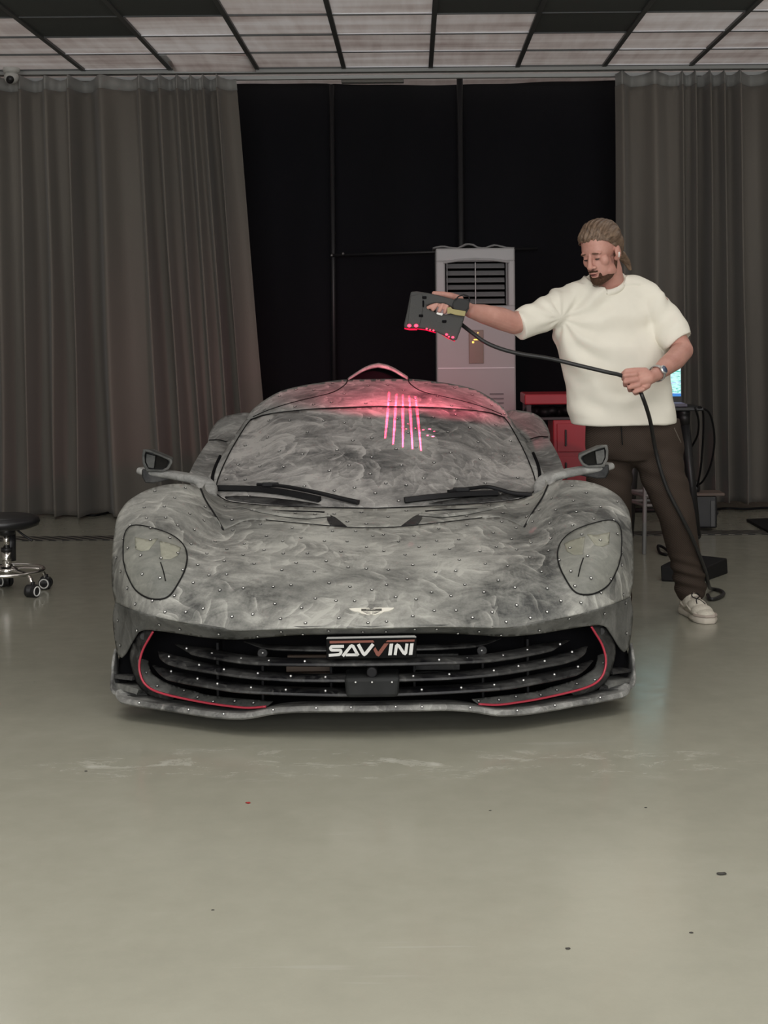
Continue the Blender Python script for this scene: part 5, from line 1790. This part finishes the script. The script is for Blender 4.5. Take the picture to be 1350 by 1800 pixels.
sleeve(W(1010, 532, 7.35), .084, W(909, 571, 7.215), .077, .95)
sleeve(W(1146, 530, 7.37), .084, W(1194, 603, 7.285), .080, .95)


def folds(p, n):
    """pulled cloth: diagonal creases from the raised arm and small ripples"""
    lx, lz = p.x, p.z
    a = W(985, 560, 7.3)
    t = Vector((lx - a.x, 0, lz - a.z))
    ang = math.atan2(t.z, t.x); r_ = t.length
    w = min(1, r_ / .2)
    arm = 1 if lx > a.x - .05 else .45
    f = 0.0085 * math.sin(ang * 11 + 3.0 * math.sin(r_ * 6 + 1) + noise.noise(p * 4) * 5) * w * arm
    f += 0.010 * noise.noise(Vector((lx * 3 + lz * 3, p.y * 2, lz * 6)))
    f += 0.004 * noise.noise(p * 16)
    hem = W(1100, 742, 7.4).z
    if lz < hem + .1: f *= max(.25, (lz - hem) / .1)
    if lz > W(1070, 500, 7.37).z: f *= .3
    p = p + n * f * 1.25
    c0 = W(1064, 497, 7.355)
    ddx, ddy = p.x - c0.x, p.y - c0.y
    if math.hypot(ddx / 1.1, ddy) < .092 and p.z > c0.z - .12:
        pz = c0.z + ddy * .58 + ddx * .13
        if p.z > pz: p.z = pz - .004
    return p


shirt = remeshed('t_shirt', bm, .0065, 14, shirtm, man, folds)
# stitched hem and neck rib
nk = []
for k in range(40):
    t = 2 * PI * k / 40
    c0 = W(1064, 497, 7.355)
    nk.append(c0 + Vector((math.cos(t) * .094, math.sin(t) * .082, math.sin(t) * .050 + .012 * math.cos(t))))
nkm = sweep('neck_rib', nk, circ(.010, 10, .015), shirtm, shirt, closed=True)
hz = []

bm = bmesh.new()
c = W(1113, 765, 7.42)
rings(bm, [row(1028, 1196, 735, 7.42, .135, .1), row(1027, 1200, 765, 7.42, .145, .1), row(1028, 1204, 790, 7.43, .14, .1), row(1034, 1202, 806, 7.44, .125, .1)], power=2.2)
ell(bm, W(1112, 792, 7.44), (.10, .12, .075))
chain(bm, [(W(1072, 782, 7.45), .116), (W(1072, 850, 7.47), .110), (W(1078, 920, 7.54), .098), (W(1082, 1000, 7.64), .085), (W(1084, 1050, 7.70), .082)], 28)
chain(bm, [(W(1150, 785, 7.43), .122), (W(1170, 850, 7.41), .105), (W(1190, 905, 7.41), .088), (W(1201, 965, 7.47), .078), (W(1212, 1015, 7.535), .076), (W(1215, 1034, 7.555), .078)], 28)


def pfold(p, n):
    f = .008 * noise.noise(Vector((p.x * 7, p.y * 4, p.z * 5)))
    kz = W(1200, 1010, 7.5).z
    lowk = max(0, 1 - abs(p.z - kz) / .13)
    f += .007 * lowk * math.sin(p.z * 110 + 5 * p.x * 6)
    cz = W(1110, 830, 7.4).z
    f += .005 * max(0, 1 - abs(p.z - cz) / .16) * math.sin(p.z * 70 + p.x * 28)
    cr = 1200
    return p + n * f


remeshed('trousers', bm, .007, 16, pantm, man, pfold)
# fly and pocket seams
tube('fly_seam', [W(1092, 748, 7.265), W(1093, 765, 7.262), W(1094, 782, 7.27)], .003, M['seam'], man)
tube('pocket_seam', [W(1185, 752, 7.30), W(1191, 765, 7.30), W(1197, 778, 7.31)], .002, mat('seam_pale', (0.12, 0.1, 0.08), .7), man)

# ---- shoes
solem = mat('sole_cream', (0.60, 0.55, 0.47), .7)
shoem = mat('shoe_mesh_white', (0.62, 0.58, 0.49), .8, var=(60, .12), bump=(220, .5))
shoeo = mat('shoe_overlay', (0.42, 0.36, 0.31), .6)


def shoe(heel, toe, label):
    heel, toe = Vector(heel), Vector(toe)
    dr = (toe - heel); L = dr.length; dr.normalize(); sd_ = Vector((-dr.y, dr.x, 0))
    f = lambda a, b, z: heel + dr * a * L + sd_ * b + Vector((0, 0, z))
    b1 = bmesh.new()
    prof = [(-.03, .030), (.06, .040), (.25, .040), (.45, .040), (.62, .050), (.78, .055), (.92, .045), (1.02, .022)]
    top = []; bot = []
    pts = crom(prof, 4)
    ring = [(a, b) for a, b in pts] + [(a, -b) for a, b in pts[::-1]]
    hgt = lambda a: .030 + .006 * math.cos(a * 6)
    vb = [b1.verts.new(f(a, b, .002)) for a, b in ring]
    vm = [b1.verts.new(f(a * 1.01, b * 1.12, hgt(a) * .5)) for a, b in ring]
    vt = [b1.verts.new(f(a, b, hgt(a))) for a, b in ring]
    n = len(ring)
    for A, B in ((vb, vm), (vm, vt)):
        for i in range(n): b1.faces.new((A[i], A[(i + 1) % n], B[(i + 1) % n], B[i]))
    b1.faces.new(vb); b1.faces.new(vt)
    up_ = bmesh.new()
    q_ = dr.to_track_quat('Y', 'Z').to_matrix()
    for a, z, rx, ry, rz_ in ((.12, .058, .042, .048, .050), (.10, .095, .038, .038, .040), (.30, .062, .045, .07, .048), (.28, .095, .036, .04, .030), (.50, .054, .048, .07, .042), (.70, .044, .053, .06, .034), (.86, .036, .046, .045, .027)):
        ell(up_, f(a, 0, z), (rx, ry, rz_), q_)
    ob = remeshed('shoe', up_, .004, 4, shoem, man)
    if label: ob['label'] = label
    sharp(bmo('sole', b1, solem, ob), 50)
    for a in (.36, .44, .52, .60):
        tube('lace', [f(a, -.026, .104 - (a - .36) * .13), f(a + .02, 0, .116 - (a - .36) * .14), f(a, .026, .104 - (a - .36) * .13)], .0025, M['rubber'] if a > .5 else shoeo, ob, n=6)
    tube('lace', [f(.34, 0, .124), f(.46, -.02, .104), f(.58, .005, .093), f(.68, .02, .078)], .0025, M['rubber'], ob, n=6)
    tube('lace', [f(.34, 0, .124), f(.44, .02, .106), f(.56, -.01, .094), f(.66, -.02, .080)], .0025, M['rubber'], ob, n=6)
    for sg in (-1, 1):
        tube('overlay', [f(.12, sg * .040, .060), f(.30, sg * .044, .050), f(.45, sg * .044, .060), f(.60, sg * .045, .046), f(.78, sg * .046, .040), f(.93, sg * .03, .036)], .006, solem, ob, n=8)
    sweep('toe_guard', [f(a, b * .98, .036) for a, b in [p for p in ring if p[0] > .80]], circ(.007, 8), shoeo, ob)
    return ob


shoe(G(1206, 1078) + Vector((0, .02, 0)), G(1247, 1097), 'white and cream running shoe with dark laces')
shoe(Vector((W(1082, 1050, 7.74).x, 7.80, 0)), Vector((W(1078, 1050, 7.45).x, 7.48, 0)), None)

# ---- watch
wc = LW + (W(1158, 656, 7.02) - LW) * 1.0
axd = (W(1168, 646, 7.08) - LW).normalized()
wc = LW + axd * .020
u1 = axd.orthogonal().normalized(); u2 = axd.cross(u1)
band = sweep('watch', [wc + (u1 * math.cos(t) + u2 * math.sin(t)) * .0375 for t in [2 * PI * k / 32 for k in range(32)]], rrect(.004, .020, .3), mat('watch_band', (0.45, 0.44, 0.42), .4, .5), man, up=axd, closed=True)
nf = (Vector((.12, -1, .12))).normalized(); nf = (nf - axd * nf.dot(axd)).normalized()
fc = wc + nf * .040
bm = bmesh.new(); cyl(bm, fc - nf * .004, fc + nf * .006, .0215, .020, 28); bmo('watch_case', bm, mat('watch_case', (0.62, 0.62, 0.6), .3, .6), band)
bm = bmesh.new(); cyl(bm, fc + nf * .006, fc + nf * .0072, .0165, .0165, 28); bmo('watch_face', bm, mat('watch_blue', (0.07, 0.10, 0.17), .3), band)

# ================================================================ scanner held over the car
SD = 7.03
scn = wthing('handheld_scanner', W(765, 560, SD), 'dark grey handheld 3D scanner with red lights held out over the windscreen', 'scanner')
scm = mat('scanner_grey', (0.040, 0.040, 0.038), .6, bump=(300, .2))
outl = [(722, 513), (733, 512), (750, 514.5), (775, 520), (800, 527), (824, 531), (825, 542), (818, 553), (812, 573), (803, 598), (796, 599), (784, 592), (768, 584), (750, 579), (733, 577), (711, 577), (710, 572), (716, 545)]
hole = [(750, 537), (764, 533), (782, 534), (796, 541), (797, 550), (784, 553), (766, 549), (751, 543)]
TH = .085


def ring_solid(name, outer_, hole_, d0, th, m, parent, bw):
    pts = [Vector(p) for p in outer_] + [Vector(p) for p in hole_]
    no, nh = len(outer_), len(hole_)
    ed = [(i, (i + 1) % no) for i in range(no)] + [(no + i, no + (i + 1) % nh) for i in range(nh)]
    vo, eo, fo, *_ = delaunay_2d_cdt(pts, ed, [], 2 if False else 1, 1e-4)
    fo = [f for f in fo if not inpoly(sum(vo[i].x for i in f) / 3, sum(vo[i].y for i in f) / 3, hole_) and inpoly(sum(vo[i].x for i in f) / 3, sum(vo[i].y for i in f) / 3, outer_)]
    A = [W(v.x, v.y, d0) for v in vo]
    V = A + [a + Vector((0, th, 0)) for a in A]
    n = len(A)
    Fc = [tuple(f) for f in fo] + [tuple(i + n for i in reversed(f)) for f in fo]
    Fc += [(a, b, b + n, a + n) for a, b in ed]
    o = build(name, V, Fc, m, parent, False)
    bevel(o, bw, 2, 50)
    return o


sb = ring_solid('scanner_body', outl, hole, SD - .04, TH, scm, scn, .006)
sl = lambda x, y, e=0: W(x, y, SD - .04 - e)
prism('front_cover', [sl(722, 520, .004), sl(742, 516, .004), sl(745, 536, .004), sl(741, 556, .004), sl(738, 572, .004), sl(716, 572, .004)], (0, .01, 0), scm, scn, .003)
for a, b_ in ((746, 523), (740, 555), (781, 565), (744, 534)):
    p = sl(a, b_, .004)
    box('button', p, (.020 if b_ != 534 else .008, .008, .012 if b_ != 534 else .03), M['pit'], scn, .003)
cuff = prism('wrist_cuff', [sl(800, 524, .012), sl(818, 525, .012), sl(826, 529, .012), sl(824, 541, .012), sl(818, 548, .012), sl(797, 544, .012), sl(795, 535, .012)], (0, .02, 0), mat('cuff_black', (0.02, 0.02, 0.02), .7), scn, .005)
sweep('strap_loop', [sl(800, 528, .0), sl(806, 521, .0), sl(815, 518, .0), sl(824, 521, 0), sl(826, 530, 0)], rrect(.03, .006), M['rubber'], scn, up=(0, 0, 1))
ys = prism('yellow_strap', [sl(786, 541, .020), sl(792, 539, .020), sl(795, 543, .020), sl(819, 547, .020), sl(817, 556, .020), sl(802, 554, .020), sl(792, 551, .020), sl(786, 552, .020)], (0, .008, 0), mat('strap_yellow', (0.36, 0.31, 0.14), .7), scn, .002)
prism('pale_tag', [sl(768, 549, .008), sl(779, 551, .008), sl(777, 555, .008), sl(767, 552, .008)], (0, .006, 0), M['white'], scn, .001)
led = mat('red_led', (0.6, 0.0, 0.05), .4, emit=(1.0, 0.05, 0.10), es=3.2)
ledb = mat('red_led_ring', (0.5, 0.0, 0.04), .4, emit=(0.9, 0.0, 0.04), es=.9)
for (a, b_, r_) in ((719.5, 572.5, .0095), (731.5, 572.5, .0095), (750, 578, .0048), (756, 580, .0042), (762, 581, .0048), (785, 588, .0065), (796, 593, .0065), (789, 592, .004)):
    bm = bmesh.new(); ell(bm, W(a, b_, SD - .044), (r_, .006, r_ * .8)); bmo('led', bm, led, scn)
sweep('led_ring', [W(a, b_, SD - .03) for a, b_ in ((711, 577), (720, 579), (733, 579))], circ(.004, 8), ledb, scn)
sweep('led_ring', [W(a, b_, SD - .03) for a, b_ in ((776, 586), (788, 594), (800, 599))], circ(.0045, 8), ledb, scn)
sweep('led_strip', [W(a, b_, SD - .03) for a, b_ in ((733, 578), (748, 580), (766, 585))], circ(.0022, 6), ledb, scn)

# the projected laser lines and the glow of the ring lights are real lamps under the scanner
LP = W(742, 603, SD + .04)
ld = bpy.data.lights.new('laser_projector', 'SPOT'); ld.energy = 1.0; ld.spot_size = R(150); ld.spot_blend = 0; ld.shadow_soft_size = .0
lo = bpy.data.objects.new('laser_projector', ld); COL.objects.link(lo)
tgt = FG.P3(652, 745, 1)
tgt = car.matrix_basis @ FG.P3(2 * 658 - 706, 722, 1)
zdir = (tgt - LP).normalized()
qm = (-zdir).to_track_quat('Z', 'Y').to_matrix()
lo.matrix_world = Matrix.Translation(LP) @ qm.to_4x4()
qi = qm.inverted()


def surf(px, py):
    """where the photo pixel meets the screen or roof, world"""
    best = None
    fld = FG if py > 719 else FR
    if py > 900: fld = FB
    ax = 661.0
    if px < ax: p = fld.P3(px, py, -1)
    else:
        # mirrored half: find the pixel whose point projects to px
        m_ = 2 * ax - px
        for _ in range(5):
            p = fld.P3(m_, py, 1); w_ = car.matrix_basis @ p
            u = w_.x * F / w_.y; v = (H - w_.z) * F / w_.y
            X = CX + u * math.cos(ROLL) + v * math.sin(ROLL)
            Yp = CY + v * math.cos(ROLL) - u * math.sin(ROLL)
            m_ -= (px - X)
    return car.matrix_basis @ p


def dirxy(px, py):
    l = qi @ (surf(px, py) - LP)
    return l.x / -l.z, l.y / -l.z, -l.z, l.length


segs = [((684, 690), (677, 770)), ((697, 693), (691, 781)), ((708, 695), (708, 786)), ((719, 697), (725, 790)), ((730, 698), (740, 793))]
spots_ = [(744, 757, 1), (755, 756, 1.2), (763, 760, 1), (752, 767, 1), (761, 769, 1.3), (714, 755, .7), (717, 746, .7), (730, 754, .7), (705, 752, .6), (937, 938, 1.0), (931, 942, 1.0), (941, 934, .8), (722, 958, .7)]
ld.use_nodes = True
nt = ld.node_tree
class L_(NT):
    def __init__(s, t): s.t = t; s.n = t.nodes; s.l = t.links
q = L_(nt)
em = [n for n in q.n if n.type == 'EMISSION'][0]
gc = q.node('ShaderNodeTexCoord')
sx = q.node('ShaderNodeSeparateXYZ'); q.put(sx.inputs[0], gc.outputs['Normal'])
ux = q.math('DIVIDE', sx.outputs[0], q.math('MULTIPLY', sx.outputs[2], -1.0))
uy = q.math('DIVIDE', sx.outputs[1], q.math('MULTIPLY', sx.outputs[2], -1.0))
tot = None
for a, b_ in segs:
    mid_ = ((a[0] + b_[0]) / 2, (a[1] + b_[1]) / 2)
    for s0, s1 in (((a[0], a[1]), (a[0] + (b_[0] - a[0]) * .3, 718)), ((a[0] + (b_[0] - a[0]) * .3, 720), b_)):
        A, B = dirxy(*s0), dirxy(*s1)
        dx_, dy_ = B[0] - A[0], B[1] - A[1]; L2 = dx_ * dx_ + dy_ * dy_; Ls = math.sqrt(L2)
        px_ = q.math('SUBTRACT', ux, A[0]); py_ = q.math('SUBTRACT', uy, A[1])
        t = q.math('DIVIDE', q.math('ADD', q.math('MULTIPLY', px_, dx_), q.math('MULTIPLY', py_, dy_)), L2)
        inside = q.math('MULTIPLY', q.math('GREATER_THAN', t, -.02), q.math('LESS_THAN', t, 1.02))
        dd_ = q.math('ABSOLUTE', q.math('DIVIDE', q.math('SUBTRACT', q.math('MULTIPLY', px_, dy_), q.math('MULTIPLY', py_, dx_)), Ls))
        wd_ = .0062 / ((A[2] + B[2]) / 2); gain = ((A[3] + B[3]) / 2) ** 2 / .25
        ln = q.math('MULTIPLY', q.rng(dd_, wd_, wd_ * .55), q.math('MULTIPLY', inside, gain))
        tot = ln if tot is None else q.math('MAXIMUM', tot, ln)
for px, py, k in spots_:
    A = dirxy(px, py)
    if A[2] < .08: continue
    dd_ = q.math('SQRT', q.math('ADD', q.math('POWER', q.math('SUBTRACT', ux, A[0]), 2.0), q.math('POWER', q.math('SUBTRACT', uy, A[1]), 2.0)))
    far = .62 / A[2] * (.8 if py > 900 else 1)
    sp_ = q.math('MULTIPLY', q.rng(dd_, .0105 * k * far, .005 * k * far), 2.2 * k * A[3] ** 2 / .2)
    tot = q.math('MAXIMUM', tot, sp_)
q.put(em.inputs['Strength'], q.math('MULTIPLY', tot, 260.0))
em.inputs['Color'].default_value = (1.0, 0.03, 0.085, 1)


def spot(name, loc, target, energy, size, blend, rad):
    l = bpy.data.lights.new(name, 'SPOT'); l.energy = energy; l.spot_size = R(size); l.spot_blend = blend; l.color = (1.0, 0.09, 0.18); l.shadow_soft_size = rad
    o = bpy.data.objects.new(name, l); COL.objects.link(o)
    o.matrix_world = Matrix.Translation(loc) @ (Vector(loc) - Vector(target)).to_track_quat('Z', 'Y').to_matrix().to_4x4()


spot('scanner_ring_light', W(722, 604, SD + .05), surf(650, 684), 60, 64, 1.0, .02)
spot('scanner_ring_light', W(792, 620, SD + .05), surf(800, 697), 60, 60, 1.0, .02)

for px, py in ((934, 940), (939, 935), (722, 958)):   # stray laser points on the bonnet
    t_ = surf(px, py)
    spot('laser_stray_point', LP, t_, 9, .9, .3, 0.0)

# ---- the long cable
cb = [W(812, 571, SD + .02), W(830, 585, 7.0), W(852, 601, 6.98), W(880, 613, 6.97), W(915, 622, 6.97), W(965, 630, 6.96), W(1020, 643, 6.95), W(1062, 653, 6.94), W(1092, 660, 6.955),
      W(1110, 671, 6.985), W(1123, 684, 6.98), W(1130, 699, 6.96), W(1138, 722, 7.02), W(1144, 745, 7.13), W(1151, 785, 7.24), W(1161, 825, 7.265), W(1174, 862, 7.28), W(1196, 905, 7.30), W(1215, 942, 7.34), W(1229, 975, 7.40), W(1240, 1005, 7.50),
      W(1246, 1030, 7.62), G(1250, 1041) + Vector((0, .0, .02)), G(1266, 1042) + Vector((0, 0, .012)), G(1272, 1048) + Vector((0, 0, .012)), G(1262, 1055) + Vector((0, 0, .012)), G(1249, 1057) + Vector((0, 0, .012)), G(1244, 1050) + Vector((0, 0, .012))]
cbl = tube('scanner_cable', cb, .0095, mat('cable_black', (0.014, 0.014, 0.014), .45), None, n=12)
tag(cbl, 'black cable running from the scanner through the man\'s fist down to the floor', 'cable')

# ---------------------------------------------------------------- tidy
for o in bpy.data.objects:
    if '_wf' in o: del o['_wf']
